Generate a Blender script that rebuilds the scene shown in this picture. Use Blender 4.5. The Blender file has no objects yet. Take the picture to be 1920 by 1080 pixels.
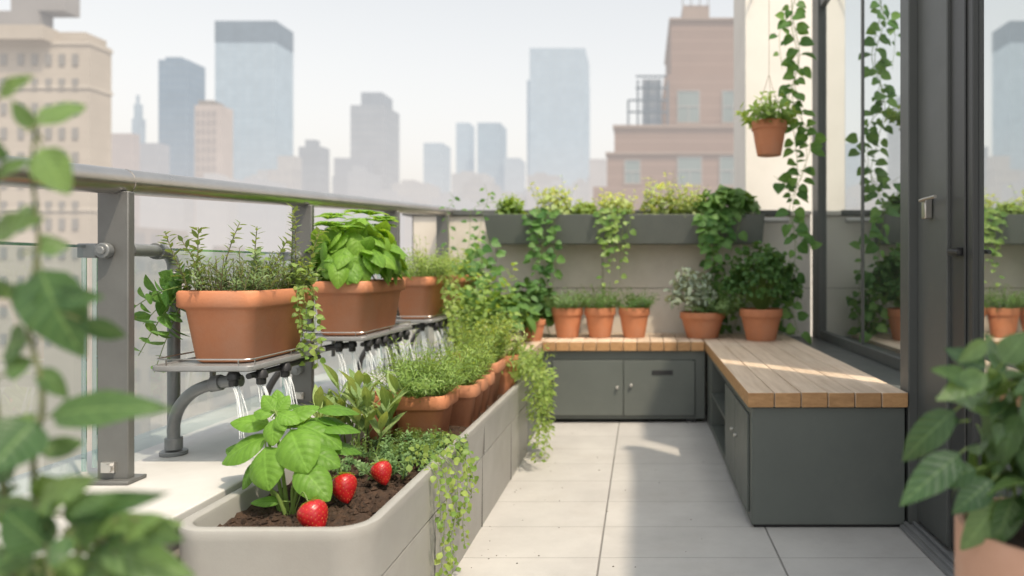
import bpy, math, random
from mathutils import Vector as V, noise
R=random.Random(11)
S=bpy.context.scene; COL=S.collection
F=1350.; H=.95; U0=1203.; V0=500.
def at(u,v,Y): return V(((u-U0)*Y/F, Y, H-(v-V0)*Y/F))
ORG={}
PI=math.pi
# ---------------------------------------------------------------- mesh builder
class MB:
    def __init__(s): s.v=[];s.f=[];s.fa=[];s.lu=[];s.lv=[];s.m=[]
    def add(s,vs,fs,var=.5,lu=None,lv=None,m=0):
        b=len(s.v); s.v+=[tuple(x) for x in vs]; s.f+=[tuple(i+b for i in f) for f in fs]
        s.fa+=[var]*len(fs)
        s.m+= m if isinstance(m,list) else [m]*len(fs)
        s.lu+= lu if lu else [1.]*len(vs); s.lv+= lv if lv else [0.]*len(vs)
    def box(s,x0,x1,y0,y1,z0,z1,var=.5,m=0):
        vs=[(x,y,z) for z in (z0,z1) for y in (y0,y1) for x in (x0,x1)]
        fs=[(0,2,3,1),(4,5,7,6),(0,1,5,4),(2,6,7,3),(0,4,6,2),(1,3,7,5)]
        s.add(vs,fs,var,m=m)
    def tube(s,pts,r0,r1=None,n=6,var=.5,cap=True):
        pts=[V(p) for p in pts]
        if r1 is None: r1=r0
        k=len(pts); vs=[];fs=[]
        prev=None
        for i,p in enumerate(pts):
            t=(pts[min(i+1,k-1)]-pts[max(i-1,0)])
            if t.length<1e-9: t=V((0,0,1))
            t.normalize()
            if prev is None:
                a=V((0,0,1)) if abs(t.z)<.9 else V((1,0,0))
                e=t.cross(a).normalized()
            else:
                e=(prev-t*prev.dot(t)); 
                e=e.normalized() if e.length>1e-6 else t.orthogonal().normalized()
            prev=e; g=t.cross(e)
            r=r0+(r1-r0)*i/(k-1)
            for j in range(n):
                a=2*PI*j/n; vs.append(p+e*math.cos(a)*r+g*math.sin(a)*r)
        for i in range(k-1):
            for j in range(n):
                fs.append((i*n+j,i*n+(j+1)%n,(i+1)*n+(j+1)%n,(i+1)*n+j))
        if cap:
            fs.append(tuple(range(n-1,-1,-1))); fs.append(tuple((k-1)*n+j for j in range(n)))
        s.add(vs,fs,var)
    def lathe(s,prof,c,n=40,var=.5,cap0=True,cap1=False):
        vs=[];fs=[];c=V(c)
        for r,z in prof:
            for j in range(n):
                a=2*PI*j/n; vs.append((c.x+r*math.cos(a),c.y+r*math.sin(a),c.z+z))
        for i in range(len(prof)-1):
            for j in range(n): fs.append((i*n+j,i*n+(j+1)%n,(i+1)*n+(j+1)%n,(i+1)*n+j))
        if cap0: fs.append(tuple(range(n-1,-1,-1)))
        if cap1: fs.append(tuple((len(prof)-1)*n+j for j in range(n)))
        s.add(vs,fs,var)
    def loft(s,rings,cap0=True,cap1=False,var=.5):
        n=len(rings[0]);vs=[p for r in rings for p in r];fs=[]
        for i in range(len(rings)-1):
            for j in range(n): fs.append((i*n+j,i*n+(j+1)%n,(i+1)*n+(j+1)%n,(i+1)*n+j))
        if cap0: fs.append(tuple(range(n-1,-1,-1)))
        if cap1: fs.append(tuple((len(rings)-1)*n+j for j in range(n)))
        s.add(vs,fs,var)
    def build(s,name,mats,parent=None,org=None,smooth=True,bevel=0,seg=2,angle=40):
        if parent is not None: o0=ORG[parent]
        elif org is not None: o0=V(org)
        else:
            xs=[a[0] for a in s.v];ys=[a[1] for a in s.v];zs=[a[2] for a in s.v]
            o0=V(((min(xs)+max(xs))/2,(min(ys)+max(ys))/2,min(zs)))
        me=bpy.data.meshes.new(name)
        me.from_pydata([(a[0]-o0.x,a[1]-o0.y,a[2]-o0.z) for a in s.v],[],s.f)
        if not isinstance(mats,(list,tuple)): mats=[mats]
        for m in mats: me.materials.append(m)
        if max(s.m)>0: me.polygons.foreach_set('material_index',s.m)
        a=me.attributes.new('var','FLOAT','FACE'); a.data.foreach_set('value',s.fa)
        a=me.attributes.new('lu','FLOAT','POINT'); a.data.foreach_set('value',s.lu)
        a=me.attributes.new('lv','FLOAT','POINT'); a.data.foreach_set('value',s.lv)
        if smooth:
            me.polygons.foreach_set('use_smooth',[True]*len(s.f))
            try: me.set_sharp_from_angle(angle=math.radians(angle))
            except Exception: pass
        me.update()
        o=bpy.data.objects.new(name,me); COL.objects.link(o); ORG[o]=o0
        if parent is not None: o.parent=parent
        else: o.location=o0
        if bevel:
            b=o.modifiers.new('Bevel','BEVEL'); b.width=bevel; b.segments=seg; b.limit_method='ANGLE'; b.angle_limit=math.radians(40)
        return o
def tag(o,label,cat,group=None):
    o['label']=label;o['category']=cat
    if group: o['group']=group
    return o
def thing(name,label,cat,loc,group=None):
    o=bpy.data.objects.new(name,None); COL.objects.link(o); o.location=loc; ORG[o]=V(loc); o.empty_display_size=.05
    return tag(o,label,cat,group)
# ---------------------------------------------------------------- materials
def nt(name):
    m=bpy.data.materials.new(name); m.use_nodes=True; t=m.node_tree; t.nodes.clear()
    out=t.nodes.new('ShaderNodeOutputMaterial'); return m,t,out
def N(t,k,**kw):
    n=t.nodes.new(k)
    for a,b in kw.items(): setattr(n,a,b)
    return n
def math_(t,op,a,b=None,c=None):
    n=N(t,'ShaderNodeMath',operation=op)
    for i,x in enumerate((a,b,c)):
        if x is None: continue
        if isinstance(x,(int,float)): n.inputs[i].default_value=x
        else: t.links.new(x,n.inputs[i])
    return n.outputs[0]
def mixc(t,f,a,b,bt='MIX'):
    n=N(t,'ShaderNodeMix',data_type='RGBA',blend_type=bt)
    for i,x in ((0,f),(6,a),(7,b)):
        if isinstance(x,(int,float)): n.inputs[i].default_value=x
        elif isinstance(x,(tuple,list)): n.inputs[i].default_value=(x[0],x[1],x[2],1)
        else: t.links.new(x,n.inputs[i])
    return n.outputs[2]
def noise_(t,scale,detail=5,rough=.6,vec=None,dist=0):
    n=N(t,'ShaderNodeTexNoise'); n.inputs['Scale'].default_value=scale; n.inputs['Detail'].default_value=detail
    n.inputs['Roughness'].default_value=rough; n.inputs['Distortion'].default_value=dist
    if vec is not None: t.links.new(vec,n.inputs['Vector'])
    return n.outputs['Fac']
def attr(t,nm):
    return N(t,'ShaderNodeAttribute',attribute_name=nm).outputs['Fac']
def ramp(t,f,a,b):
    n=N(t,'ShaderNodeMapRange'); t.links.new(f,n.inputs[0]); n.inputs[1].default_value=a; n.inputs[2].default_value=b; n.clamp=True
    return n.outputs[0]
def mat(name,col,rough=.6,metal=0,col2=None,nscale=6,lo=.35,hi=.7,bump=0,bscale=60,varamt=0,spec=.5,stretch=None,rvar=0,dirt=None):
    m,t,out=nt(name); p=N(t,'ShaderNodeBsdfPrincipled'); t.links.new(p.outputs[0],out.inputs[0])
    tc=N(t,'ShaderNodeTexCoord').outputs['Object']
    if stretch:
        mp=N(t,'ShaderNodeMapping'); mp.inputs['Scale'].default_value=stretch; t.links.new(tc,mp.inputs[0]); tv=mp.outputs[0]
    else: tv=tc
    c=col
    if col2 is not None:
        f=ramp(t,noise_(t,nscale,7,.65,tv,.3 if stretch else 0),lo,hi); c=mixc(t,f,col,col2)
    if dirt is not None:
        f2=ramp(t,noise_(t,2.2,6,.7,tc),.5,.75); f2=math_(t,'MULTIPLY',f2,dirt[1]); c=mixc(t,f2,c,dirt[0])
    if varamt:
        v=math_(t,'MULTIPLY_ADD',attr(t,'var'),varamt*2,1-varamt)
        hv=N(t,'ShaderNodeHueSaturation'); t.links.new(v,hv.inputs['Value'])
        if isinstance(c,tuple): hv.inputs['Color'].default_value=(*c,1)
        else: t.links.new(c,hv.inputs['Color'])
        c=hv.outputs[0]
    if isinstance(c,tuple): p.inputs['Base Color'].default_value=(*c,1)
    else: t.links.new(c,p.inputs['Base Color'])
    p.inputs['Metallic'].default_value=metal; p.inputs['Roughness'].default_value=rough
    p.inputs['Specular IOR Level'].default_value=spec
    if rvar:
        rr=math_(t,'MULTIPLY_ADD',noise_(t,9,5,.6,tc),rvar,rough-rvar*.5); t.links.new(rr,p.inputs['Roughness'])
    if bump:
        b=N(t,'ShaderNodeBump'); b.inputs['Strength'].default_value=bump; b.inputs['Distance'].default_value=.004
        t.links.new(noise_(t,bscale,6,.65,tv),b.inputs['Height']); t.links.new(b.outputs[0],p.inputs['Normal'])
    return m
def leafmat(name,dark,light,trans=.35,rough=.42,veins=0,tcol=None,nv=7,vb=.3,spec=.28):
    m,t,out=nt(name); p=N(t,'ShaderNodeBsdfPrincipled'); tr=N(t,'ShaderNodeBsdfTranslucent'); mx=N(t,'ShaderNodeMixShader')
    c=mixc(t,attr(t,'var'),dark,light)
    if veins:
        lu=math_(t,'ABSOLUTE',attr(t,'lu')); lv=attr(t,'lv')
        tcn=N(t,'ShaderNodeTexCoord').outputs['Object']
        c=mixc(t,math_(t,'MULTIPLY',ramp(t,noise_(t,55,5,.65,tcn),.42,.7),.35),c,tuple(x*.62 for x in dark))
        mid=math_(t,'SUBTRACT',1.0,ramp(t,lu,.03,.09))
        w=math_(t,'FRACT',math_(t,'MULTIPLY',math_(t,'SUBTRACT',lv,math_(t,'MULTIPLY',lu,.22)),float(nv)))
        tri=math_(t,'ABSOLUTE',math_(t,'SUBTRACT',w,.5))
        side=math_(t,'SUBTRACT',1.0,ramp(t,tri,.0,.13))
        vm=math_(t,'MAXIMUM',mid,math_(t,'MULTIPLY',side,.45))
        c=mixc(t,math_(t,'MULTIPLY',vm,veins),c,tuple(min(1,x*1.6+.03) for x in light))
        b=N(t,'ShaderNodeBump'); b.inputs['Strength'].default_value=vb; b.inputs['Distance'].default_value=.003; b.invert=True
        t.links.new(math_(t,'SUBTRACT',1.0,ramp(t,tri,.0,.5)),b.inputs['Height']); t.links.new(b.outputs[0],p.inputs['Normal'])
    t.links.new(c,p.inputs['Base Color'])
    p.inputs['Roughness'].default_value=rough; p.inputs['Specular IOR Level'].default_value=spec
    tc=mixc(t,1.0,c,tcol if tcol else (2.4,1.95,.85),'MULTIPLY'); t.links.new(tc,tr.inputs[0])
    mx.inputs[0].default_value=trans; t.links.new(p.outputs[0],mx.inputs[1]); t.links.new(tr.outputs[0],mx.inputs[2]); t.links.new(mx.outputs[0],out.inputs[0])
    return m
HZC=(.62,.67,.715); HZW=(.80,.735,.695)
def hz(name,col,haze,bands=None,hc=None,low=None):  # distance haze painted in: a pale emission mixed into the surface colour
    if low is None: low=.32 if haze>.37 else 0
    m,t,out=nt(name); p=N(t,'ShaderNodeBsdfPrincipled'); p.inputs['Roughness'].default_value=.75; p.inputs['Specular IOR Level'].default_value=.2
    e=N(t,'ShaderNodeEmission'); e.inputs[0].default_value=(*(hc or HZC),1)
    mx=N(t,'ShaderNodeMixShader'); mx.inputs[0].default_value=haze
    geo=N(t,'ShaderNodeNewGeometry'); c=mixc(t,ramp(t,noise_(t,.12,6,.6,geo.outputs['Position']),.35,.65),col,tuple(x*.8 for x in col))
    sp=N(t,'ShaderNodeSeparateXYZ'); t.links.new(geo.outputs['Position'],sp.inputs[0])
    if low:   # painted haze: the emission gets stronger and warmer toward the ground
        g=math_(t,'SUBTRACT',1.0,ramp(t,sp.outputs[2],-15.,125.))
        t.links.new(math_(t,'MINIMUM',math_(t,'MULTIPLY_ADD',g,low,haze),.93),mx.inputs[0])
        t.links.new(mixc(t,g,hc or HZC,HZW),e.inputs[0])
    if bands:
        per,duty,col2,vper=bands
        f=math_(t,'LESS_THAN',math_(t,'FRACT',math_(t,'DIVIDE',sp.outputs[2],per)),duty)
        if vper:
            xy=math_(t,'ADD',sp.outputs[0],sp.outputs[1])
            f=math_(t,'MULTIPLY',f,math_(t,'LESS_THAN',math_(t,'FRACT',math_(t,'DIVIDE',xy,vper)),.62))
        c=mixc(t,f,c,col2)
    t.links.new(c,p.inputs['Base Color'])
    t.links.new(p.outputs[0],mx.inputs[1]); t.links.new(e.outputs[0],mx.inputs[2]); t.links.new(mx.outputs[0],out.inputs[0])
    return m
def glassmat(name,base,tint,lo,hi,powr,opaque=False,rough=.02):
    m,t,out=nt(name); lw=N(t,'ShaderNodeLayerWeight'); lw.inputs[0].default_value=.5
    f=math_(t,'MULTIPLY_ADD',math_(t,'POWER',lw.outputs['Facing'],powr),hi-lo,lo)
    if opaque:
        a=N(t,'ShaderNodeBsdfPrincipled'); a.inputs['Base Color'].default_value=(*base,1); a.inputs['Roughness'].default_value=.4
    else:
        a=N(t,'ShaderNodeBsdfTransparent'); a.inputs[0].default_value=(*base,1)
    g=N(t,'ShaderNodeBsdfGlossy'); g.inputs[0].default_value=(*tint,1); g.inputs['Roughness'].default_value=rough
    mx=N(t,'ShaderNodeMixShader'); t.links.new(f,mx.inputs[0]); t.links.new(a.outputs[0],mx.inputs[1]); t.links.new(g.outputs[0],mx.inputs[2]); t.links.new(mx.outputs[0],out.inputs[0])
    return m
def floormat():
    m,t,out=nt('floor tiles'); p=N(t,'ShaderNodeBsdfPrincipled'); t.links.new(p.outputs[0],out.inputs[0])
    pos=N(t,'ShaderNodeNewGeometry').outputs['Position']; sp=N(t,'ShaderNodeSeparateXYZ'); t.links.new(pos,sp.inputs[0])
    ux=math_(t,'DIVIDE',math_(t,'ADD',sp.outputs[0],.137+5.87),.587); uy=math_(t,'DIVIDE',math_(t,'ADD',sp.outputs[1],2.8-.11),.56)
    dx=math_(t,'ABSOLUTE',math_(t,'SUBTRACT',math_(t,'FRACT',math_(t,'ADD',ux,.5)),.5))
    uy2=math_(t,'MULTIPLY',uy,2.0)
    dy=math_(t,'ABSOLUTE',math_(t,'SUBTRACT',math_(t,'FRACT',math_(t,'ADD',uy2,.5)),.5))
    jx=math_(t,'SUBTRACT',1.,ramp(t,dx,.0035,.007)); jy=math_(t,'SUBTRACT',1.,ramp(t,dy,.006,.013))
    j=math_(t,'MAXIMUM',math_(t,'MULTIPLY',jx,.8),math_(t,'MULTIPLY',jy,.4))
    cid=N(t,'ShaderNodeCombineXYZ'); t.links.new(math_(t,'FLOOR',ux),cid.inputs[0]); t.links.new(math_(t,'FLOOR',uy2),cid.inputs[1])
    wn=N(t,'ShaderNodeTexWhiteNoise',noise_dimensions='3D'); t.links.new(cid.outputs[0],wn.inputs[0])
    c=mixc(t,ramp(t,noise_(t,3.1,8,.7,pos),.35,.7),(.475,.468,.455),(.385,.378,.37))
    c=mixc(t,math_(t,'MULTIPLY',wn.outputs[0],.4),c,(.41,.402,.39))
    c=mixc(t,math_(t,'MULTIPLY',ramp(t,noise_(t,90,3,.8,pos),.62,.75),.3),c,(.26,.25,.24))
    c=mixc(t,math_(t,'MULTIPLY',ramp(t,noise_(t,1.3,6,.75,pos),.52,.72),.4),c,(.34,.315,.29))
    c=mixc(t,j,c,(.13,.125,.12)); t.links.new(c,p.inputs['Base Color'])
    t.links.new(math_(t,'MULTIPLY_ADD',noise_(t,5,6,.7,pos),.4,.28),p.inputs['Roughness'])
    h=math_(t,'ADD',math_(t,'MULTIPLY',j,-1.0),math_(t,'MULTIPLY',noise_(t,60,6,.7,pos),.12))
    b=N(t,'ShaderNodeBump'); b.inputs['Strength'].default_value=.6; b.inputs['Distance'].default_value=.004
    t.links.new(h,b.inputs['Height']); t.links.new(b.outputs[0],p.inputs['Normal'])
    return m
M={}
M['floor']=floormat()
M['planter']=mat('greige planter',(.325,.322,.308),.45,col2=(.285,.282,.27),nscale=5,bump=.12,bscale=240,dirt=((.25,.235,.21),.4),rvar=.2)
M['seam']=mat('seam dark',(.14,.137,.13),.8)
M['seamd']=mat('wall joint dark',(.09,.087,.08),.8)
M['cab']=mat('slate cabinet',(.112,.126,.116),.46,col2=(.097,.109,.101),nscale=3,bump=.06,bscale=300,rvar=.2,dirt=((.15,.157,.145),.4))
M['recess']=mat('cabinet recess',(.03,.034,.034),.7)
M['frame']=mat('charcoal frame',(.098,.105,.101),.42,col2=(.084,.09,.087),nscale=2,rvar=.15)
M['frame2']=mat('black frame',(.048,.05,.05),.4)
M['post']=mat('grey post',(.15,.152,.148),.45,metal=.35,col2=(.125,.127,.123),nscale=8,bump=.08,bscale=200,rvar=.2)
M['rail']=mat('satin steel rail',(.58,.555,.525),.30,metal=1.0,col2=(.50,.48,.45),nscale=5,rvar=.14)
M['pipe']=mat('grey pipe',(.21,.22,.225),.38,metal=.3,col2=(.17,.18,.185),nscale=20,rvar=.2)
M['steel']=mat('bright steel',(.6,.58,.55),.3,metal=.9)
M['black']=mat('black plastic',(.022,.022,.024),.45)
M['tray']=mat('grey tray',(.24,.245,.25),.42,metal=.2,col2=(.20,.205,.21),nscale=12)
M['ledge']=mat('pale stone',(.50,.495,.485),.6,col2=(.43,.425,.415),nscale=4,bump=.15,bscale=90,dirt=((.30,.285,.26),.55))
M['ledgeb']=mat('pale render',(.45,.43,.40),.8,col2=(.38,.36,.34),nscale=6,bump=.3,bscale=80)
M['wall']=mat('beige wall panel',(.62,.575,.51),.75,col2=(.55,.505,.445),nscale=3,bump=.2,bscale=120,dirt=((.36,.325,.275),.45))
M['white']=mat('cream render',(.72,.69,.64),.85,col2=(.66,.63,.58),nscale=2.5,bump=.25,bscale=140)
M['terra']=mat('terracotta',(.51,.205,.10),.75,col2=(.42,.16,.078),nscale=9,bump=.22,bscale=150,dirt=((.56,.33,.225),.6))
M['terra2']=mat('weathered terracotta',(.49,.22,.12),.8,col2=(.40,.165,.085),nscale=12,bump=.25,bscale=150,dirt=((.56,.36,.26),.6))
M['terra3']=mat('pale terracotta',(.52,.31,.225),.8,col2=(.46,.265,.18),nscale=8,bump=.2,bscale=150,dirt=((.56,.43,.35),.6))
M['soil']=mat('soil',(.030,.017,.010),.95,col2=(.065,.036,.021),nscale=50,bump=1.0,bscale=220,varamt=.4)
M['wood']=mat('weathered plank',(.65,.525,.405),.6,col2=(.48,.365,.265),nscale=5,stretch=(10,.5,10),bump=.35,bscale=14,varamt=.12,dirt=((.66,.57,.47),.65))
M['woodend']=mat('plank end',(.46,.265,.12),.65,col2=(.33,.175,.075),nscale=24,bump=.3,bscale=70,varamt=.18,stretch=(1,1,3))
M['rglass']=glassmat('railing glass',(.82,.90,.90),(1,1,1),.10,.65,2.6)
M['gedge']=glassmat('glass edge',(.50,.70,.66),(1,1,1),.40,.85,2.)
M['wglass']=glassmat('window glass',(.08,.09,.088),(.92,.95,.94),.68,.96,1.2,True)
m,t,out=nt('water'); a=N(t,'ShaderNodeBsdfTransparent'); b=N(t,'ShaderNodeBsdfPrincipled'); b.inputs['Base Color'].default_value=(.88,.92,.94,1); b.inputs['Roughness'].default_value=.05
mx=N(t,'ShaderNodeMixShader'); mx.inputs[0].default_value=.42; t.links.new(a.outputs[0],mx.inputs[1]); t.links.new(b.outputs[0],mx.inputs[2]); t.links.new(mx.outputs[0],out.inputs[0]); M['water']=m
M['berry']=mat('strawberry flesh',(.40,.012,.014),.30,col2=(.27,.006,.010),nscale=30,spec=.5)
M['seed']=mat('strawberry seed',(.55,.30,.07),.5)
M['stem']=leafmat('green stem',(.13,.20,.05),(.20,.29,.08),.15)
M['stemw']=mat('woody stem',(.15,.12,.07),.8,col2=(.12,.14,.06),nscale=40)
M['stemb']=leafmat('foreground stem',(.10,.12,.05),(.16,.18,.08),.1)
M['string']=mat('string',(.35,.3,.24),.9)
L={}
L['basil']=leafmat('basil leaf',(.07,.18,.024),(.16,.32,.045),.34,.48,veins=.24,vb=.35)
L['basil2']=leafmat('bright basil leaf',(.085,.215,.026),(.21,.375,.055),.36,.48,veins=.22,vb=.35)
L['rosemary']=leafmat('rosemary needle',(.08,.145,.06),(.19,.27,.11),.28)
L['thyme']=leafmat('thyme leaf',(.08,.165,.07),(.19,.30,.12),.3)
L['lime']=leafmat('lime herb leaf',(.13,.235,.055),(.29,.39,.115),.4)
L['feather']=leafmat('feathery herb leaf',(.11,.22,.055),(.26,.38,.11),.38)
L['sage']=leafmat('sage leaf',(.14,.23,.08),(.28,.38,.15),.3,.6,veins=.2)
L['grey']=leafmat('grey sage leaf',(.18,.235,.185),(.34,.41,.34),.25,.65)
L['mid']=leafmat('mid green leaf',(.06,.155,.042),(.15,.27,.075),.33,.45,veins=.2)
L['dark']=leafmat('dark green leaf',(.045,.12,.035),(.11,.22,.065),.28,.45,veins=.2)
L['pale']=leafmat('pale yellow green leaf',(.22,.33,.12),(.44,.52,.25),.4)
L['vine']=leafmat('vine leaf',(.055,.15,.04),(.15,.29,.08),.35,.42,veins=.22)
L['fg']=leafmat('foreground leaf',(.038,.095,.036),(.15,.25,.08),.36,.36,veins=.3,spec=.4)
L['fgr']=leafmat('foreground right leaf',(.045,.105,.042),(.13,.22,.08),.26,.30,veins=.35,spec=.45)
# ---------------------------------------------------------------- plants
def prof(k,t):
    if k=='ov': return max(.02,math.sin(PI*t**.72))**.85
    if k=='bo': return max(.02,math.sin(PI*min(1,t**.80)))**.70
    if k=='la': return max(.02,math.sin(PI*t**.9))**1.0
    if k=='he': return max(.0,math.sin(PI*(.24+.76*t)))**1.0 if t<1 else .0
    if k=='ro': return math.sqrt(max(0,1-(2*t-1)**2))
    return 1-t*.8
def leaf(mb,p,d,n,L,W,k='ov',droop=.25,fold=.18,curl=.0,ns=5,nc=2,var=None,wav=0.,bulge=0.):
    d=d.normalized(); s=d.cross(n)
    if s.length<1e-4: s=d.orthogonal()
    s.normalize(); n=s.cross(d); var=R.random() if var is None else var
    ph=R.random()*6.28; vs=[];lu=[];lv=[]
    for i in range(ns+1):
        t=i/ns; w=W*.5*prof(k,t)
        c=p+d*(L*t*(1-.25*droop*t))-n*(L*droop*t*t)
        for j in range(nc+1):
            x=-1+2*j/nc
            q=c+s*(x*w)+n*(fold*abs(x)*w-curl*x*x*w)
            if wav: q+=n*(math.sin(t*13+ph+x*2)*wav*L*abs(x))
            if bulge: q+=n*(bulge*L*math.sin(PI*t)*math.sin(PI*min(1,abs(x)*1.0)))
            vs.append(q);lu.append(x);lv.append(t)
    fs=[(i*(nc+1)+j,i*(nc+1)+j+1,(i+1)*(nc+1)+j+1,(i+1)*(nc+1)+j) for i in range(ns) for j in range(nc)]
    mb.add(vs,fs,var,lu,lv)
def rv(): 
    while 1:
        v=V((R.uniform(-1,1),R.uniform(-1,1),R.uniform(-1,1)))
        if .05<v.length<1: return v.normalized()
class Plant:
    def __init__(s,name,label,cat,base,lm,sm='stem',group=None):
        s.name=name;s.label=label;s.cat=cat;s.base=V(base);s.lm=lm;s.sm=sm;s.group=group;s.L=MB();s.S=MB()
    def done(s):
        r=thing(s.name,s.label,s.cat,s.base,s.group)
        s.L.build('foliage',L[s.lm],r,angle=180)
        if s.S.v: s.S.build('stem',M[s.sm],r)
        return r
def curve(pts,n=6):
    pts=[V(p) for p in pts]; out=[]
    P=[pts[0]*2-pts[1]]+pts+[pts[-1]*2-pts[-2]]
    for i in range(1,len(P)-2):
        a,b,c,d=P[i-1],P[i],P[i+1],P[i+2]
        for k in range(n):
            t=k/n
            out.append(.5*((2*b)+(c-a)*t+(2*a-5*b+4*c-d)*t*t+(3*b-a-3*c+d)*t**3))
    out.append(pts[-1]); return out
def dome(P,c,rx,ry,rz,n,Ll,W,k='ov',down=.4,inner=.55,ns=4,nc=2,zmin=-.1,droop=.3,fold=.15,curl=0,wav=0,stems=6,jit=.35,bulge=0):
    c=V(c)
    for i in range(n):
        v=rv()
        while v.z<zmin: v=rv()
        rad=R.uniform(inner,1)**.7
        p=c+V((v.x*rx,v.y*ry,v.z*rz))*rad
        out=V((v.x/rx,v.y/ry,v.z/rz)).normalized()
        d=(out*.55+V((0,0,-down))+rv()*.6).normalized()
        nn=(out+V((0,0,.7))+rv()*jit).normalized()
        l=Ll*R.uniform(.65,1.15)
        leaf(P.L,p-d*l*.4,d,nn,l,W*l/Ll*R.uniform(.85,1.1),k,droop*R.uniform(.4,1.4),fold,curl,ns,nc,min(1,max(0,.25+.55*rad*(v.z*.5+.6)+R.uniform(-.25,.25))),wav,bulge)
    for i in range(stems):
        a=R.uniform(0,6.28); q=R.uniform(.1,.75)
        e=c+V((math.cos(a)*rx*q,math.sin(a)*ry*q,rz*R.uniform(.2,.75)))
        b=P.base+V((R.uniform(-.3,.3)*rx,R.uniform(-.3,.3)*ry,0))
        P.S.tube([b,(b+e)/2+V((R.uniform(-.01,.01),R.uniform(-.01,.01),.01)),e],.0035,.0018,5)
def sprig(P,b,d,Lg,nn,ll,lw,bend=None,k='la',r=.0016,up=.55,ns=2,nc=1,t0=.1,tip=1.,vb=.0):
    b=V(b);d=V(d).normalized(); bend=bend if bend is not None else rv()*.25
    pts=[b+d*(Lg*t)+bend*(Lg*t*t) for t in (0,.25,.5,.75,1)]
    P.S.tube(pts,r,r*.5,4,cap=False)
    a=R.uniform(0,6.28)
    for i in range(nn):
        t=t0+(1-t0)*(i+R.random()*.6)/nn
        p=b+d*(Lg*t)+bend*(Lg*t*t); tg=(d+bend*2*t).normalized()
        a+=2.4; e=tg.orthogonal().normalized(); g=tg.cross(e); rad=e*math.cos(a)+g*math.sin(a)
        dd=(tg*up+rad).normalized(); nn_=(tg-rad*.5+rv()*.2)
        l=ll*R.uniform(.7,1.2)*(1-(1-tip)*t)
        leaf(P.L,p,dd,nn_,l,lw*l/ll,k,R.uniform(-.1,.35),.15,0,ns,nc,min(1,max(0,.2+.5*t+vb+R.uniform(-.25,.25))))
def trail(P,pts,sp,Ll,W,out,k='he',r=.0015,ns=3,nc=2,down=.6,n=6,two=False,vb=0):
    pts=curve(pts,n); P.S.tube(pts,r,r*.6,5,cap=False); out=V(out).normalized()
    acc=0; sg=1
    for i in range(1,len(pts)):
        sgm=pts[i]-pts[i-1]; l=sgm.length; acc+=l
        while acc>sp:
            acc-=sp*R.uniform(.7,1.3); p=pts[i]-sgm.normalized()*min(max(acc,0),l) if l>1e-6 else pts[i]
            tg=sgm.normalized(); side=tg.cross(out)
            side=side.normalized() if side.length>1e-3 else V((1,0,0))
            for q in ((1,-1) if two else (sg,)):
                d=(side*q*R.uniform(.5,1)+V((0,0,-down))*R.uniform(.2,1.1)+out*R.uniform(.1,.6)+rv()*.25).normalized()
                nn=(out+V((0,0,.45))+rv()*.6).normalized()
                s=R.uniform(.45,1.15)
                pe=p+d*Ll*.35*s
                P.S.tube([p,pe],r*.5,r*.4,3,cap=False)
                leaf(P.L,pe,d,nn,Ll*s,W*s,k,R.uniform(.05,.5),R.uniform(.05,.35),0,ns,nc,min(1,max(0,.5+vb+R.uniform(-.5,.5))))
            sg=-sg
def clump(P,c,rx,ry,n,h,nn,ll,lw,spread=.6,vert=1.,k='la',ns=2,nc=1,up=.55,droopy=0.,r=.0012):
    c=V(c)
    for i in range(n):
        a=R.uniform(0,6.28);q=math.sqrt(R.random())
        b=c+V((math.cos(a)*rx*q,math.sin(a)*ry*q,0))
        d=V((math.cos(a)*q*spread+R.uniform(-.15,.15),math.sin(a)*q*spread+R.uniform(-.15,.15),vert))
        sprig(P,b,d,h*R.uniform(.55,1.1)*(1.1-.3*q),nn,ll,lw,rv()*.2+V((0,0,-droopy*q)),k,r,up,ns,nc)
# ---------------------------------------------------------------- pots
def rr(cx,cy,hx,hy,r,z,n=6):
    o=[]; r=min(r,hx*.98,hy*.98)
    for q,(sx,sy) in enumerate(((1,1),(-1,1),(-1,-1),(1,-1))):
        for i in range(n+1):
            a=PI/2*(q+i/n); o.append(V((cx+sx*(hx-r)+r*math.cos(a),cy+sy*(hy-r)+r*math.sin(a),z)))
    return o
def soilpatch(parent,ringf,z,seed=0):
    mb=MB(); rings=[]
    for k in (1,.8,.6,.4,.2):
        ring=ringf(k); rings.append([V((p.x,p.y,z+.004+(.008*noise.noise(V((p.x*60,p.y*60,seed))) if k<1 else 0)+.008*(1-k))) for p in ring])
    mb.loft(rings,False,True); return mb.build('soil',M['soil'],parent)
def rpot(label,x0,x1,y0,y1,z0,z1,group=None,mt='terra',name='window_box',cat='planter'):
    cx,cy,hx,hy=(x0+x1)/2,(y0+y1)/2,(x1-x0)/2,(y1-y0)/2; h=z1-z0
    r=thing(name,label,cat,(cx,cy,z0),group); mb=MB()
    def g(i,z,rad=.03): return rr(cx,cy,hx-i,hy-i,rad,z)
    t=.13*h+.008
    mb.loft([g(t+.006,z0),g(t,z0+.006),g(.016,z1-.055),g(.012,z1-.05),g(.003,z1-.046),g(0,z1-.042),g(0,z1-.006),g(.004,z1),g(.013,z1),g(.017,z1-.004),g(.024,z1-.06)],True,False)
    mb.build('body',M[mt],r,angle=50)
    soilpatch(r,lambda k: rr(cx,cy,(hx-.018)*k,(hy-.018)*k,.03*k,0),z1-.022,cx)
    return r
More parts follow.
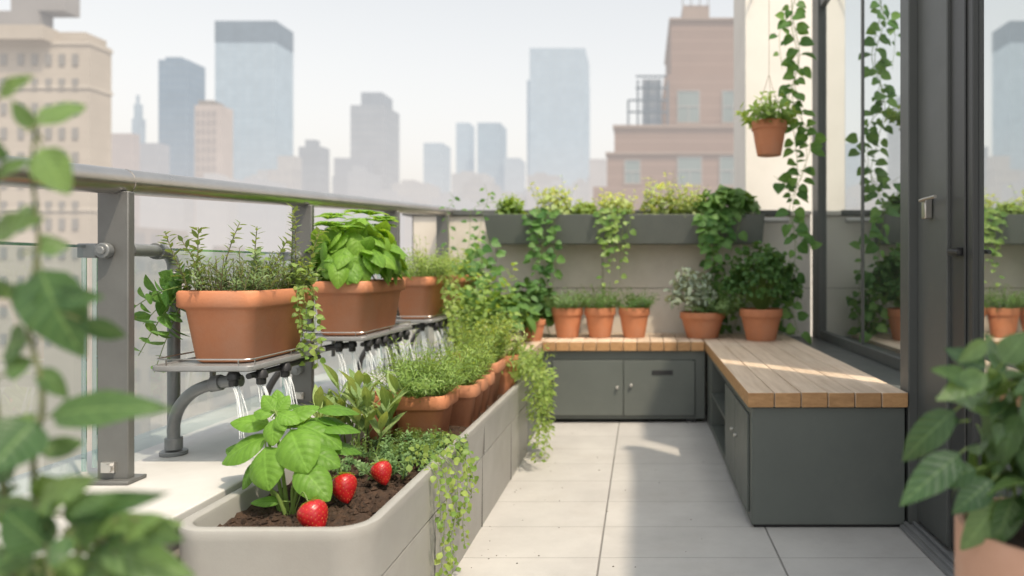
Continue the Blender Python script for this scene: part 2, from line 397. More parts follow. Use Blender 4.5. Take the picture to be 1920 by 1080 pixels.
def pot(label,x,y,z,rt,h,group=None,mt='terra',saucer=False,name='terracotta_pot'):
    r=thing(name,label,'plant pot',(x,y,z),group); mb=MB(); rb=rt*.68; rim=h*.26
    rr_=lambda zz: rb+(rt*.92-rb)*zz/(h-rim)
    mb.lathe([(rb*.96,0),(rb,.004),(rr_((h-rim)*.5),(h-rim)*.5),(rr_(h-rim),h-rim),(rt*.985,h-rim+.002),(rt,h-rim+.008),(rt*1.0,h-.006),(rt*.985,h),(rt*.92,h),(rt*.9,h-.004),(rt*.86,h-.05)],(x,y,z),44)
    mb.build('body',M[mt],r,angle=45)
    soilpatch(r,lambda k:[V((x+rt*.89*k*math.cos(2*PI*j/24),y+rt*.89*k*math.sin(2*PI*j/24),0)) for j in range(24)],z+h-.025,x)
    return r
# ================================================================ SETTING
mb=MB(); mb.box(-1.7,2.2,-1.2,5.7,-.25,0); o=mb.build('floor',M['floor'],smooth=False); o['kind']='structure'
mb=MB(); mb.add([(-4000,-2000,-70),(4000,-2000,-70),(4000,5000,-70),(-4000,5000,-70)],[(0,1,2,3)])
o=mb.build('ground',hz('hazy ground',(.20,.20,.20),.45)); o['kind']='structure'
mb=MB()
for i in range(60):
    x=R.uniform(-.5,.3); y=R.uniform(2.25,4.2); s=R.uniform(.0015,.004)
    if R.random()<.7: x=-.555+abs(R.gauss(0,.10))
    mb.add([V((x,y,s*.3))+V(e)*s*R.uniform(.5,1.3) for e in ((1,0,-.2),(0,1,-.2),(-1,0,-.2),(0,-1,-.2),(0,0,.5))],[(0,1,4),(1,2,4),(2,3,4),(3,0,4)],R.random())
o=mb.build('soil_crumbs',M['soil'],smooth=False); tag(o,'scattered soil crumbs on the pale floor tiles beside the trough','soil'); o['kind']='stuff'
# parapet
r=thing('parapet','low pale stone parapet carrying the posts of the steel railing','wall',(-1.31,2,0))
mb=MB(); mb.box(-1.58,-1.04,-1,5.3,-.9,.385); mb.build('wall_body',M['ledgeb'],r,smooth=False)
mb=MB()
for y0,y1 in ((-1,.3),(.304,1.55),(1.554,2.8),(2.804,4.05),(4.054,5.3)): mb.box(-1.62,-1.012,y0,y1,.385,.41)
mb.build('coping',M['ledge'],r,bevel=.004)
# back wall
r=thing('back_wall','beige panelled wall behind the row of pots on the back bench','wall',(-.3,5.05,0))
mb=MB(); mb.box(-1.58,1.163,4.962,5.2,-.2,1.30); mb.build('wall_body',M['seamd'],r,smooth=False)
mb=MB()
xs=(-1.57,-1.0,-.268,.46,1.163)
for i in range(4):
    for z0,z1 in ((0,.80),(.804,1.298)): mb.box(xs[i]+.002,xs[i+1]-.002,4.945,4.966,z0,z1,R.random(),1 if i==3 else 0)
mb.build('panel',[M['wall'],M['white']],r,bevel=.002)
mb=MB(); mb.box(-1.64,1.02,4.925,5.23,1.301,1.338); mb.build('coping',M['frame'],r,bevel=.004)
mb=MB(); mb.box(1.023,1.163,4.926,5.23,1.301,1.332); mb.build('coping',M['white'],r,bevel=.004)
mb=MB(); mb.tube([(.8,4.90,1.265),(1.0,4.90,1.265)],.017,n=14); o=mb.build('wall_pipe',M['ledge']); tag(o,'short white pipe on the wall right of the wall trough','pipe')
mb=MB(); mb.box(.805,1.75,5.6,6.3,-.2,3.9)
o=mb.build('house_wall',M['white'],bevel=.006); tag(o,'tall cream rendered wall corner behind the hanging vine','wall')
# railing
def railz(y): return 1.165+(y-1.81)*.052
r=thing('railing','grey metal railing with round steel handrail and clear glass panels','railing',(-1.32,2.5,.41))
mb=MB(); mb.tube([(-1.32,y,railz(y)) for y in (-.6,1.828)],.033,n=28)
mb.tube([(-1.32,y,railz(y)) for y in (1.834,5.02)],.033,n=28)
mb.tube([(-1.32,y,railz(y)) for y in (1.822,1.84)],.0315,n=28)
mb.build('handrail',M['rail'],r)
for y in (-.1,.81,1.81,2.81,3.81,4.78):
    mb=MB(); mb.box(-1.36,-1.282,y-.012,y+.012,.418,railz(y)-.026); p=mb.build('post',M['post'],r,bevel=.003)
    mb=MB(); mb.box(-1.375,-1.267,y-.035,y+.035,.4105,.42); mb.build('base_plate',M['post'],p,bevel=.002)
    mb=MB(); mb.tube([(-1.325,y-.013,.45),(-1.325,y-.028,.45)],.011,n=12); mb.box(-1.345,-1.312,y-.02,y-.012,.437,.463); mb.build('bolt',M['steel'],p)
    if y>1 and y<4:
        for zc in ((.99,) if y<2 else (.99,.55)):
            mb=MB(); mb.box(-1.405,-1.358,y-.02,y+.02,zc-.018,zc+.018); mb.tube([(-1.333,y-.013,zc),(-1.333,y-.034,zc)],.019,n=20); mb.tube([(-1.333,y-.034,zc),(-1.333,y-.04,zc)],.012,n=6)
            mb.build('glass_clamp',M['pipe'],p,bevel=.003)
for y0,y1 in ((-.4,.79),(.83,1.79),(1.83,2.79),(2.83,3.79),(3.83,4.9)):
    mb=MB(); mb.add([(-1.388,y0,.44),(-1.388,y1,.44),(-1.388,y1,.996),(-1.388,y0,.996)],[(0,1,2,3)]); g=mb.build('glass_panel',M['rglass'],r)
    mb=MB(); mb.box(-1.394,-1.382,y0,y1,.997,1.004); mb.box(-1.394,-1.382,y0-.004,y0-.001,.44,1.004); mb.box(-1.394,-1.382,y1+.001,y1+.004,.44,1.004); mb.build('glass_edge',M['gedge'],g,smooth=False)
# irrigation pipe
r=thing('water_pipe','grey elbow pipe beside the nearest railing post feeding the tray','pipe',(-1.35,2.09,.41))
mb=MB()
mb.tube([(-1.30,1.826,.993),(-1.31,1.90,.993),(-1.33,1.97,.993)]+[(-1.345,2.02+.05*math.sin(a),.943+.05*math.cos(a)) for a in [PI/2*k/8 for k in range(9)]]+[(-1.345,2.07,.43)],.0165,n=16)
mb.build('pipe_run',M['pipe'],r)
for a,b,q in (((-1.333,1.975,.993),(-1.343,2.01,.993),.023),((-1.345,2.07,.935),(-1.345,2.07,.90),.023),((-1.345,2.07,.425),(-1.345,2.07,.46),.023),((-1.345,2.07,.4105),(-1.345,2.07,.422),.036)):
    mb=MB(); mb.tube([a,b],q,n=20); mb.build('collar',M['pipe'],r,bevel=.002)
mb=MB(); mb.tube(curve([(-1.09,1.96,.64),(-1.16,1.965,.632),(-1.235,1.985,.605),(-1.30,2.025,.555),(-1.335,2.055,.50),(-1.344,2.068,.45)],6),.0165,n=16); mb.build('drain_pipe',M['pipe'],r)
mb=MB(); mb.tube([(-1.17,1.966,.630),(-1.145,1.963,.635)],.022,n=18); mb.build('collar',M['pipe'],r,bevel=.002)
# trays with nozzles and jets
def tray(label,y0,y1,noz,jl,jgroup,near=False):
    r=thing('drip_tray',label,'tray',(-1.16,(y0+y1)/2,.67)); cy,hy=(y0+y1)/2,(y1-y0)/2; mb=MB()
    f=lambda i,z: rr(-1.155,cy,.135-i,hy-i,.02,z)
    mb.loft([f(.004,.674),f(0,.677),f(0,.687),f(.002,.69),f(.006,.69),f(.008,.685)],True,True); mb.build('pan',M['tray'],r)
    mb=MB(); q=rr(-1.155,cy,.128,hy-.006,.02,.706); mb.tube(q+[q[0]],.0022,n=6)
    for px,py in ((-1.028,y0+.03),(-1.028,cy),(-1.028,y1-.03),(-1.25,y0+.008),(-1.06,y0+.008)): mb.tube([(px,py,.688),(px,py,.706)],.0018,n=5)
    mb.build('wire_rail',M['rail'],r)
    if not near:
        mb=MB(); mb.tube(curve([(-1.10,y0+.05,.655),(-1.2,y0+.03,.64),(-1.30,y0-.02,.59),(-1.35,y0-.06,.50),(-1.352,y0-.06,.412)],6),.012,n=12); mb.build('feed_pipe',M['black'],r)
    mb=MB(); mb.box(-1.335,-1.06,y1-.1,y1-.08,.656,.673); mb.box(-1.345,-1.335,y1-.1,y1-.08,.56,.673); mb.build('bracket',M['post'],r,bevel=.002)
    mb=MB(); mb.tube([(-1.04,y0+.02,.660),(-1.04,y1-.02,.660)],.008,n=10); mb.build('supply_hose',M['black'],r)
    for i,(x,y) in enumerate(noz):
        mb=MB(); mb.lathe([(.011,0),(.0125,.003),(.0125,.016),(.017,.018),(.017,.030),(.011,.040)],(x,y,.632),14,cap1=True); mb.build('nozzle',M['black'],r)
        w=MB()
        for q in range(8):
            ox,oy=R.uniform(-.009,.009),R.uniform(-.008,.008); vx=R.uniform(.010,.05); ll=jl*R.uniform(.6,1.12)
            w.tube([(x+ox+vx*t+R.uniform(-.0008,.0008),y+oy-vx*.3*t,.634-ll*t*t*.75-ll*.25*t) for t in (0,.12,.25,.4,.55,.7,.85,1)],.0024,.0010,6)
        o=w.build('water_jet',M['water'],org=(x,y,.633-jl)); tag(o,jgroup[1],'water jet',jgroup[0])
tray('grey drip tray under the nearest window box, beside the elbow pipe',1.885,2.34,[(-1.085,1.915),(-1.03,1.95),(-1.03,2.08)],.14,('water jets under the nearest tray','one of three thin water jets falling from the nearest tray'),True)
tray('grey drip tray under the bushy basil window box',2.66,3.22,[(-1.13,2.69),(-1.085,2.70),(-1.035,2.72),(-1.03,2.80),(-1.03,2.88),(-1.03,2.97),(-1.03,3.06),(-1.03,3.15)],.19,('water jets under the basil tray','one of eight thin water jets falling from the basil tray'))
tray('grey drip tray under the third window box from the front',3.52,4.0,[(-1.085,3.56),(-1.03,3.6),(-1.03,3.7),(-1.03,3.82)],.17,('water jets under the third tray','one of four thin water jets falling from the third tray'))
tray('grey drip tray under the farthest window box by the corner',4.28,4.7,[(-1.03,4.32)],.15,('water jet under the farthest tray','thin water jet falling from the farthest tray near the corner'))
# window boxes
rpot('nearest terracotta window box, holding woody rosemary',-1.262,-1.035,1.93,2.30,.688,.885)
rpot('terracotta window box holding the bushy bright green basil',-1.262,-1.035,2.70,3.18,.688,.895)
rpot('terracotta window box with fine lime herbs behind the basil box',-1.25,-1.045,3.56,3.96,.688,.90)
rpot('farthest terracotta window box by the railing corner',-1.25,-1.045,4.32,4.66,.688,.90)
# long planter
PX0,PX1,PY0,PY1=-1.005,-.57,1.5,3.74
r=thing('trough_planter','long greige trough planter on the floor holding basil and strawberries','planter',((PX0+PX1)/2,2.6,0))
cx,cy,hx,hy=(PX0+PX1)/2,(PY0+PY1)/2,(PX1-PX0)/2,(PY1-PY0)/2
f=lambda i,z,rad=.085: rr(cx,cy,hx-i,hy-i,max(.01,rad-i),z,10)
mb=MB(); mb.loft([f(.014,0),f(.012,.01),f(.009,.257),f(.012,.258),f(.012,.262),f(.008,.263),f(.001,.375),f(0,.39),f(.003,.398),f(.008,.40),f(.022,.40),f(.027,.397),f(.03,.39),f(.036,.30)],True,False)
mb.build('trough',M['planter'],r,angle=35)
for y in (2.02,2.62,3.2):
    mb=MB(); mb.box(PX1-.02,PX1-.0085,y-.002,y+.002,.004,.255); mb.build('panel_seam',M['seam'],r,smooth=False)
for y in (2.62,):
    mb=MB(); mb.box(PX1-.02,PX1-.0012,y-.0015,y+.0015,.266,.374); mb.build('panel_seam',M['seam'],r,smooth=False)
mb=MB(); nx,ny=44,200; vs=[]
for j in range(ny+1):
    for i in range(nx+1):
        x=PX0+.033+(PX1-PX0-.066)*i/nx; y=PY0+.033+(PY1-PY0-.066)*j/ny
        z=.352+.016*noise.noise(V((x*9,y*9,1)))+.011*noise.noise(V((x*32,y*32,2)))+.006*noise.noise(V((x*80,y*80,3)))
        ex=max(0,abs(x-cx)-(hx-.09)); ey=max(0,abs(y-cy)-(hy-.09)); q=math.hypot(ex,ey)
        if ex>0 and ey>0 and q>.058:
            kx=.058/q; x=cx+math.copysign(hx-.09+ex*kx,x-cx); y=cy+math.copysign(hy-.09+ey*kx,y-cy)
        vs.append((x,y,z))
mb.add(vs,[(j*(nx+1)+i,j*(nx+1)+i+1,(j+1)*(nx+1)+i+1,(j+1)*(nx+1)+i) for j in range(ny) for i in range(nx)])
for k in range(1400):
    x=R.uniform(PX0+.05,PX1-.05); y=PY0+.05+(R.random()**1.6)*1.0
    z=.352+.016*noise.noise(V((x*9,y*9,1)))+.011*noise.noise(V((x*32,y*32,2)))
    s=R.choice((.003,.004,.005,.007,.010))*R.uniform(.8,1.3)
    pts=[V((x,y,z+s*.3))+V(e)*s*R.uniform(.6,1.2) for e in ((1,0,0),(0,1,0),(-1,0,0),(0,-1,0),(0,0,1),(0,0,-1))]
    mb.add(pts,[(0,1,4),(1,2,4),(2,3,4),(3,0,4),(1,0,5),(2,1,5),(3,2,5),(0,3,5)],R.random())
mb.build('soil',M['soil'],r,smooth=False)
# ================================================================ BENCHES
def planks(x0,x1,y0,y1,n,z0=.441,z1=.495,sides=None,gap=.002):
    mb=MB(); w=(x1-x0)/n
    for i in range(n):
        mm=[0,0,1,1,0,0]
        if sides=='left' and i==0: mm=[0,0,1,1,1,0]
        mb.box(x0+i*w+gap,x0+(i+1)*w-gap,y0+R.uniform(-.0015,.0015),y1,z0,z1+R.uniform(-.0008,.0008),R.random(),mm)
    return mb
r=thing('storage_bench','slate storage bench with long wooden seat along the window','bench',(.67,3.5,0))
planks(.383,.965,2.60,4.90,6,sides='left').build('seat',[M['wood'],M['woodend']],r,bevel=.003)
mb=MB(); mb.box(.399,.957,2.616,3.40,.012,.438); mb.box(.60,.957,3.4,4.36,.012,.438); mb.box(.399,.6,3.4,4.36,.012,.04); mb.box(.399,.6,3.4,4.36,.405,.438); mb.box(.399,.6,4.13,4.36,.04,.405)
mb.build('cabinet',M['cab'],r,bevel=.003)
mb=MB(); mb.box(.402,.598,3.42,4.12,.21,.225); mb.build('shelf',M['cab'],r)
for y0,y1,ky in ((2.66,2.995,2.95),(3.005,3.36,3.06)):
    mb=MB(); mb.box(.389,.3985,y0,y1,.045,.405); d=mb.build('door',M['cab'],r,bevel=.002)
    mb=MB(); mb.tube([(.389,ky,.26),(.376,ky,.26)],.008,n=14); mb.build('knob',M['steel'],d,bevel=.002)
mb=MB(); mb.box(.41,.95,2.63,4.3,0,.011); mb.build('foot',M['black'],r)
r=thing('storage_bench','slate storage bench with two-door cabinet against the back wall','bench',(-.1,4.6,0))
planks(-.60,.379,4.35,4.93,12,gap=.0022).build('seat',[M['wood'],M['woodend']],r,bevel=.002)
mb=MB(); mb.box(-.60,.385,4.375,4.92,.025,.438); mb.build('cabinet',M['cab'],r,bevel=.002)
mb=MB(); mb.box(-.545,.327,4.371,4.3745,.042,.386); mb.build('door_gap',M['recess'],r,smooth=False)
def door(x0,x1,kx,kz):
    mb=MB(); mb.box(x0,x1,4.362,4.3705,.047,.381); d=mb.build('door',M['cab'],r,bevel=.002)
    mb=MB(); mb.tube([(kx,4.362,kz),(kx,4.345,kz)],.009,n=14); mb.build('knob',M['steel'],d,bevel=.002); return d
door(-.54,-.112,-.148,.22); d=door(-.108,.322,-.064,.233)
mb=MB(); mb.box(.062,.19,4.3585,4.3615,.295,.322); mb.build('slot_handle',M['black'],d,bevel=.001)
for x in (-.55,.3):
    mb=MB(); mb.box(x-.03,x+.03,4.4,4.46,0,.026); mb.build('foot',M['black'],r)
r=thing('storage_bench','short slate bench with wooden seat in the left corner beyond the trough','bench',(-.8,4.3,0))
planks(-1.0,-.603,3.79,4.90,4).build('seat',[M['wood'],M['woodend']],r,bevel=.002)
mb=MB(); mb.box(-.995,-.608,3.80,4.9,0,.438); mb.build('cabinet',M['cab'],r,bevel=.003)
# ================================================================ WINDOW + DOOR
r=thing('window','tall dark-framed fixed window with two panes beside the bench','window',(1.19,3.8,0))
mb=MB(); mb.box(.972,1.24,2.70,4.925,0,.475); mb.build('sill_wall',M['frame'],r,bevel=.004)
mb=MB(); mb.box(1.175,1.24,2.72,4.74,.476,.53); mb.box(1.166,1.24,4.76,4.925,.476,3.0); mb.box(1.175,1.24,2.72,4.74,2.66,3.0)
mb.box(1.175,1.24,2.72,2.80,.531,2.658); mb.build('frame',M['frame'],r,bevel=.004)
mb=MB(); mb.box(1.188,1.236,3.88,3.905,.531,2.658); mb.build('mullion',M['frame'],r,bevel=.003)
for y0,y1 in ((2.80,3.879),(3.906,4.759)):
    mb=MB(); mb.box(1.195,1.207,y0,y1,.53,2.66); mb.build('pane',M['wglass'],r,smooth=False)
r=thing('sliding_door','dark-framed sliding glass door with steel handle at the right','door',(1.0,1.8,0))
mb=MB(); mb.box(.968,1.06,2.612,2.698,0,2.72); mb.build('jamb',M['frame'],r,bevel=.004)
mb=MB(); mb.box(1.0,1.07,2.36,2.61,.03,2.72); mb.build('fixed_stile',M['frame'],r,bevel=.004)
mb=MB(); mb.box(1.012,1.075,2.20,2.358,.03,2.72); mb.box(1.005,1.0115,2.24,2.255,.03,2.72); mb.build('leading_stile',M['frame2'],r,bevel=.004)
mb=MB(); mb.box(1.015,1.07,.2,2.198,.03,.11); mb.box(1.015,1.07,.2,2.198,2.62,2.72); mb.build('door_rail',M['frame2'],r,bevel=.004)
mb=MB(); mb.box(1.03,1.042,.2,2.198,.11,2.62); mb.build('pane',M['wglass'],r,smooth=False)
mb=MB(); mb.box(.935,1.1,.2,2.61,.002,.016); 
for x in (.955,.985): mb.box(x-.006,x+.006,.2,2.61,.016,.028)
mb.build('track',M['tray'],r,bevel=.002)
mb=MB(); mb.box(.972,.999,2.47,2.505,1.115,1.185); h=mb.build('handle',M['rail'],r,bevel=.004)
mb=MB(); mb.tube([(.975,2.485,1.178),(.962,2.485,1.178),(.962,2.44,1.18),(.962,2.36,1.18)],.006,n=10); mb.build('lever',M['rail'],h)
mb=MB(); mb.box(.99,1.011,2.26,2.33,.985,1.01); mb.tube([(1.0,2.30,1.0),(.982,2.30,1.0),(.982,2.23,.995)],.007,n=8); mb.build('latch',M['black'],r,bevel=.002)
# ================================================================ WALL TROUGH
r=thing('wall_trough','long slate trough hung on the back wall, full of trailing plants','planter',(-.1,4.8,1.1))
mb=MB(); x0,x1=-1.035,.805
vs=[(x0+.03,4.74,1.10),(x1-.01,4.74,1.10),(x1-.01,4.92,1.10),(x0+.03,4.92,1.10),(x0,4.70,1.292),(x1,4.70,1.292),(x1,4.922,1.292),(x0,4.922,1.292),(x0+.012,4.712,1.292),(x1-.012,4.712,1.292),(x1-.012,4.91,1.292),(x0+.012,4.91,1.292),(x0+.012,4.712,1.25),(x1-.012,4.712,1.25),(x1-.012,4.91,1.25),(x0+.012,4.91,1.25)]
fs=[(3,2,1,0),(0,1,5,4),(1,2,6,5),(2,3,7,6),(3,0,4,7),(4,5,9,8),(5,6,10,9),(6,7,11,10),(7,4,8,11),(8,9,13,12),(9,10,14,13),(10,11,15,14),(11,8,12,15)]
mb.add(vs,fs); mb.build('trough',M['cab'],r,bevel=.003)
mb=MB(); mb.add([(x0+.013,4.713,1.272),(x1-.013,4.713,1.272),(x1-.013,4.909,1.272),(x0+.013,4.909,1.272)],[(0,1,2,3)]); mb.build('soil',M['soil'],r)
# ================================================================ BACK POTS
for i,u in enumerate((1064,1125,1189)):
    p=at(u,600,4.64)
    pot(('small terracotta pot of grassy herbs, leftmost of three on the back bench','small terracotta pot of grassy herbs, middle of three on the back bench','small terracotta pot of grassy herbs, rightmost of three on the back bench')[i],p.x,4.64,.4955,.101,.192)
    P=Plant('herb_plant',('low grassy herb growing in the leftmost of three small pots','low grassy herb growing in the middle of three small pots','low grassy herb growing in the rightmost of three small pots')[i],'herb',(p.x,4.64,.66),('thyme','mid','dark')[i])
    clump(P,(p.x,4.64,.665),.085,.08,110,(.15,.17,.14)[i],10,.026,.007,.9,1.); P.done()
p=at(1317,600,4.62); pot('wide terracotta pot holding a grey sage bush on the back bench',p.x,4.62,.4955,.145,.165)
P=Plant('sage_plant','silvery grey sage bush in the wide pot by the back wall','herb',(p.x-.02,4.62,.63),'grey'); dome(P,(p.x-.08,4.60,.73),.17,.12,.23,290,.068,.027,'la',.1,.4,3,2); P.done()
P=Plant('thyme_plant','green feathery herb spilling from the right of the wide sage pot','herb',(p.x+.08,4.60,.63),'thyme'); clump(P,(p.x+.10,4.58,.64),.08,.07,120,.28,12,.03,.009,1.1,.8,droopy=.3); P.done()
p=at(1427,600,4.46); pot('large terracotta pot holding a curly parsley bush beside the cream wall',p.x,4.46,.4955,.132,.195)
P=Plant('parsley_plant','dense dark curly parsley bush in the large pot beside the cream wall','herb',(p.x,4.46,.67),'dark')
for i in range(160):
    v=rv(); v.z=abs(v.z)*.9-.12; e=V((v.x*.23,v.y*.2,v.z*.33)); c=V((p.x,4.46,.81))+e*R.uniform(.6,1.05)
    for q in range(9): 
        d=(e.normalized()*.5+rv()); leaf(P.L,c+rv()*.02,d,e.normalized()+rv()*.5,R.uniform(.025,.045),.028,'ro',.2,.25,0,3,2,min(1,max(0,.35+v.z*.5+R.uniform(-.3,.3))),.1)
    P.S.tube([V((p.x,4.46,.67)),(V((p.x,4.46,.70))+c)/2,c],.002,.0012,4,cap=False)
P.done()
# ================================================================ HERBS IN WINDOW BOXES
P=Plant('rosemary_plant','woody rosemary with upright sprigs in the nearest window box','herb',(-1.15,2.1,.87),'rosemary','stemw')
for i in range(170):
    x=R.uniform(-1.24,-1.055); y=R.uniform(1.95,2.28); e=V(((x+1.15)*3+R.uniform(-.35,.35),(y-2.1)*1.6+R.uniform(-.3,.3),1))
    sprig(P,(x,y,.868),e,R.uniform(.04,.115),22,.019,.005,None,up=.7)
for x,y,dx,dy,l in ((-1.22,1.99,-.1,0,.2),(-1.20,2.05,.05,0,.19),(-1.19,1.97,-.15,-.1,.16),(-1.11,2.12,.25,0,.17),(-1.06,2.2,.05,0,.22),(-1.05,2.24,.1,.1,.19),(-1.10,2.05,.2,-.1,.15),(-1.24,1.98,-.4,-.1,.15),(-1.14,2.1,.1,0,.16),(-1.09,2.24,.0,0,.2)):
    sprig(P,(x,y,.87),V((dx,dy,1)),l,40,.028,.012,None,up=.5,r=.0025,ns=3,nc=2,vb=.15)
P.done()
P=Plant('creeping_herb','small-leaved creeper spilling over the right corner of nearest window box','herb',(-1.04,2.2,.88),'lime')
for i in range(7):
    y=R.uniform(2.14,2.29); a=R.uniform(0,.03); trail(P,[(-1.08,y,.885),(-1.035,y+.01,.895),(-1.012-a,y+R.uniform(-.02,.02),.84),(-1.012-a*.6,y+R.uniform(-.03,.03),.89-R.uniform(.1,.26))],.017,.026,.02,(1,-.5,.2),'he',.001,3,2)
for i in range(9):
    sprig(P,(R.uniform(-1.1,-1.05),R.uniform(2.15,2.28),.87),(R.uniform(-.2,.5),R.uniform(-.3,.3),1),.09,10,.026,.017,None,'ov',ns=3,nc=2)
P.done()
P=Plant('leafy_herb','leafy bright herb leaning left of the nearest window box','herb',(-1.25,1.95,.88),'vine')
for e,l in (((-.8,-.1,.5),.08),((-1,0,.1),.10),((-.9,.1,-.4),.15),((-.7,-.1,-.8),.18),((-.5,-.1,-1),.2),((-.9,-.2,-.2),.11),((-.4,-.3,-.9),.12)):
    sprig(P,(-1.262,1.98+R.uniform(-.03,.06),.895),e,l,8,.055,.037,V((0,0,-.3)),'ov',.002,.3,5,2)
P.done()
P=Plant('basil_plant','bushy bright green basil overflowing the second window box','herb',(-1.15,2.94,.88),'basil2')
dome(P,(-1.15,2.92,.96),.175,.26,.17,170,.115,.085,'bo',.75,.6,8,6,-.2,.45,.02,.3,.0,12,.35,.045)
for i in range(13):
    a=R.uniform(0,6.28); c=V((-1.15+.1*math.cos(a),2.92+.17*math.sin(a),1.12+R.uniform(-.03,.04)))
    for q in range(5):
        b=a+q*1.257; leaf(P.L,c,V((math.cos(b),math.sin(b),.75)),V((-math.cos(b)*.5,-math.sin(b)*.5,1)),.07,.05,'bo',.6,.05,.2,7,4,R.uniform(.6,1),0,.045)
P.done()
P=Plant('feathery_herb','fine lime herb mound in the third window box','herb',(-1.15,3.75,.88),'lime')
clump(P,(-1.14,3.76,.88),.09,.19,150,.2,14,.026,.007,.9,.9)
for i in range(8):
    y=R.uniform(3.58,3.95); trail(P,[(-1.07,y,.9),(-1.03,y,.91),(-1.0,y,.8),(-1.0+R.uniform(-.02,.05),y,.9-R.uniform(.2,.45))],.022,.036,.024,(1,-.6,.2),'ov',.001,3,2,vb=.2)
P.done()
P=Plant('feathery_herb','fine lime herb in the farthest window box by the corner','herb',(-1.15,4.5,.88),'lime')
clump(P,(-1.14,4.5,.88),.09,.16,110,.17,12,.026,.008,.9,.9); P.done()
# ================================================================ PLANTS IN THE TROUGH
bx,by,bz=-.85,1.76,.35
P=Plant('basil_plant','large-leaved basil standing in dark soil at the trough front','herb',(bx,by,bz),'basil')
def bl(u0,v0,u1,v1,w,y0,y1,nrm=(0,-.55,.8),droop=.25,var=None):
    a=at(u0,v0,y0); b=at(u1,v1,y1); d=b-a; Lg=d.length
    leaf(P.L,a,d+V(nrm).normalized()*Lg*droop*.7,V(nrm)+V((R.uniform(-.12,.12),0,0)),Lg*1.06,w*(y0+y1)/2/F,'bo',droop,.05,.28,10,8,var if var is not None else R.uniform(.35,.9),.006,.045)
    c=a-d.normalized()*.02; P.S.tube([c,a],.002,.0016,6)
for st in ([(540,965,1.74),(532,900,1.74),(522,830,1.75),(517,775,1.75)],[(533,962,1.76),(520,890,1.77),(500,815,1.79)],[(548,962,1.75),(555,880,1.78),(568,800,1.80)],[(545,964,1.72),(560,915,1.70),(575,880,1.69)],[(528,964,1.74),(500,900,1.73),(480,862,1.73)],[(536,966,1.71),(520,930,1.70),(505,915,1.69)],[(552,966,1.72),(548,920,1.70),(556,900,1.69)]):
    P.S.tube(curve([at(*s) for s in st],5),.0052,.003,8)
for i in range(11):
    a=R.uniform(.2,PI-.2); z=R.uniform(.12,.24); p=V((bx+.02*math.cos(a),by+.03+.02*math.sin(a),bz+z)); d=V((math.cos(a),math.sin(a),R.uniform(-.1,.4))); l=R.uniform(.08,.11)
    leaf(P.L,p+d*.02,d,V((0,-.2,1)),l,l*.7,'bo',.45,.03,.25,9,6,R.uniform(.1,.6),.004,.04)
for q in ((505,795,434,786,50,1.78,1.76,(0,-.5,.85),.3,.8),(530,790,594,758,48,1.79,1.82,(0,-.5,.85),.3,.85),(560,795,640,832,64,1.79,1.78,(.3,-.5,.8),.35,.6),(565,800,630,792,50,1.82,1.86,(.1,-.5,.85),.3,.45),
 (500,818,413,862,74,1.76,1.73,(-.25,-.55,.8),.3,.75),(498,838,500,915,74,1.72,1.66,(-.2,-.8,.6),.3,.85),(545,806,572,880,80,1.73,1.67,(.15,-.8,.6),.35,.9),(568,842,636,868,60,1.74,1.73,(.3,-.5,.8),.35,.5),
 (560,872,614,934,64,1.70,1.66,(.2,-.6,.75),.3,.7),(486,862,450,915,42,1.74,1.72,(-.3,-.5,.8),.3,.4),(475,842,424,836,48,1.79,1.80,(-.2,-.4,.9),.3,.3),
 (517,784,508,832,42,1.74,1.70,(0,-.8,.6),.35,.95),(520,774,558,790,36,1.74,1.72,(.2,-.6,.8),.3,1.),(515,774,476,770,36,1.75,1.75,(-.2,-.5,.85),.25,.9),(519,772,541,742,30,1.75,1.77,(0,-.7,.7),.1,1.),(517,772,493,742,32,1.75,1.77,(0,-.7,.7),.1,1.),(519,770,519,732,30,1.76,1.78,(0,-.8,.6),.05,.95),(520,780,533,806,26,1.73,1.71,(.1,-.7,.7),.3,1.),(528,940,470,938,26,1.71,1.70,(-.2,-.5,.8),.3,.5)): bl(*q)
P.done()
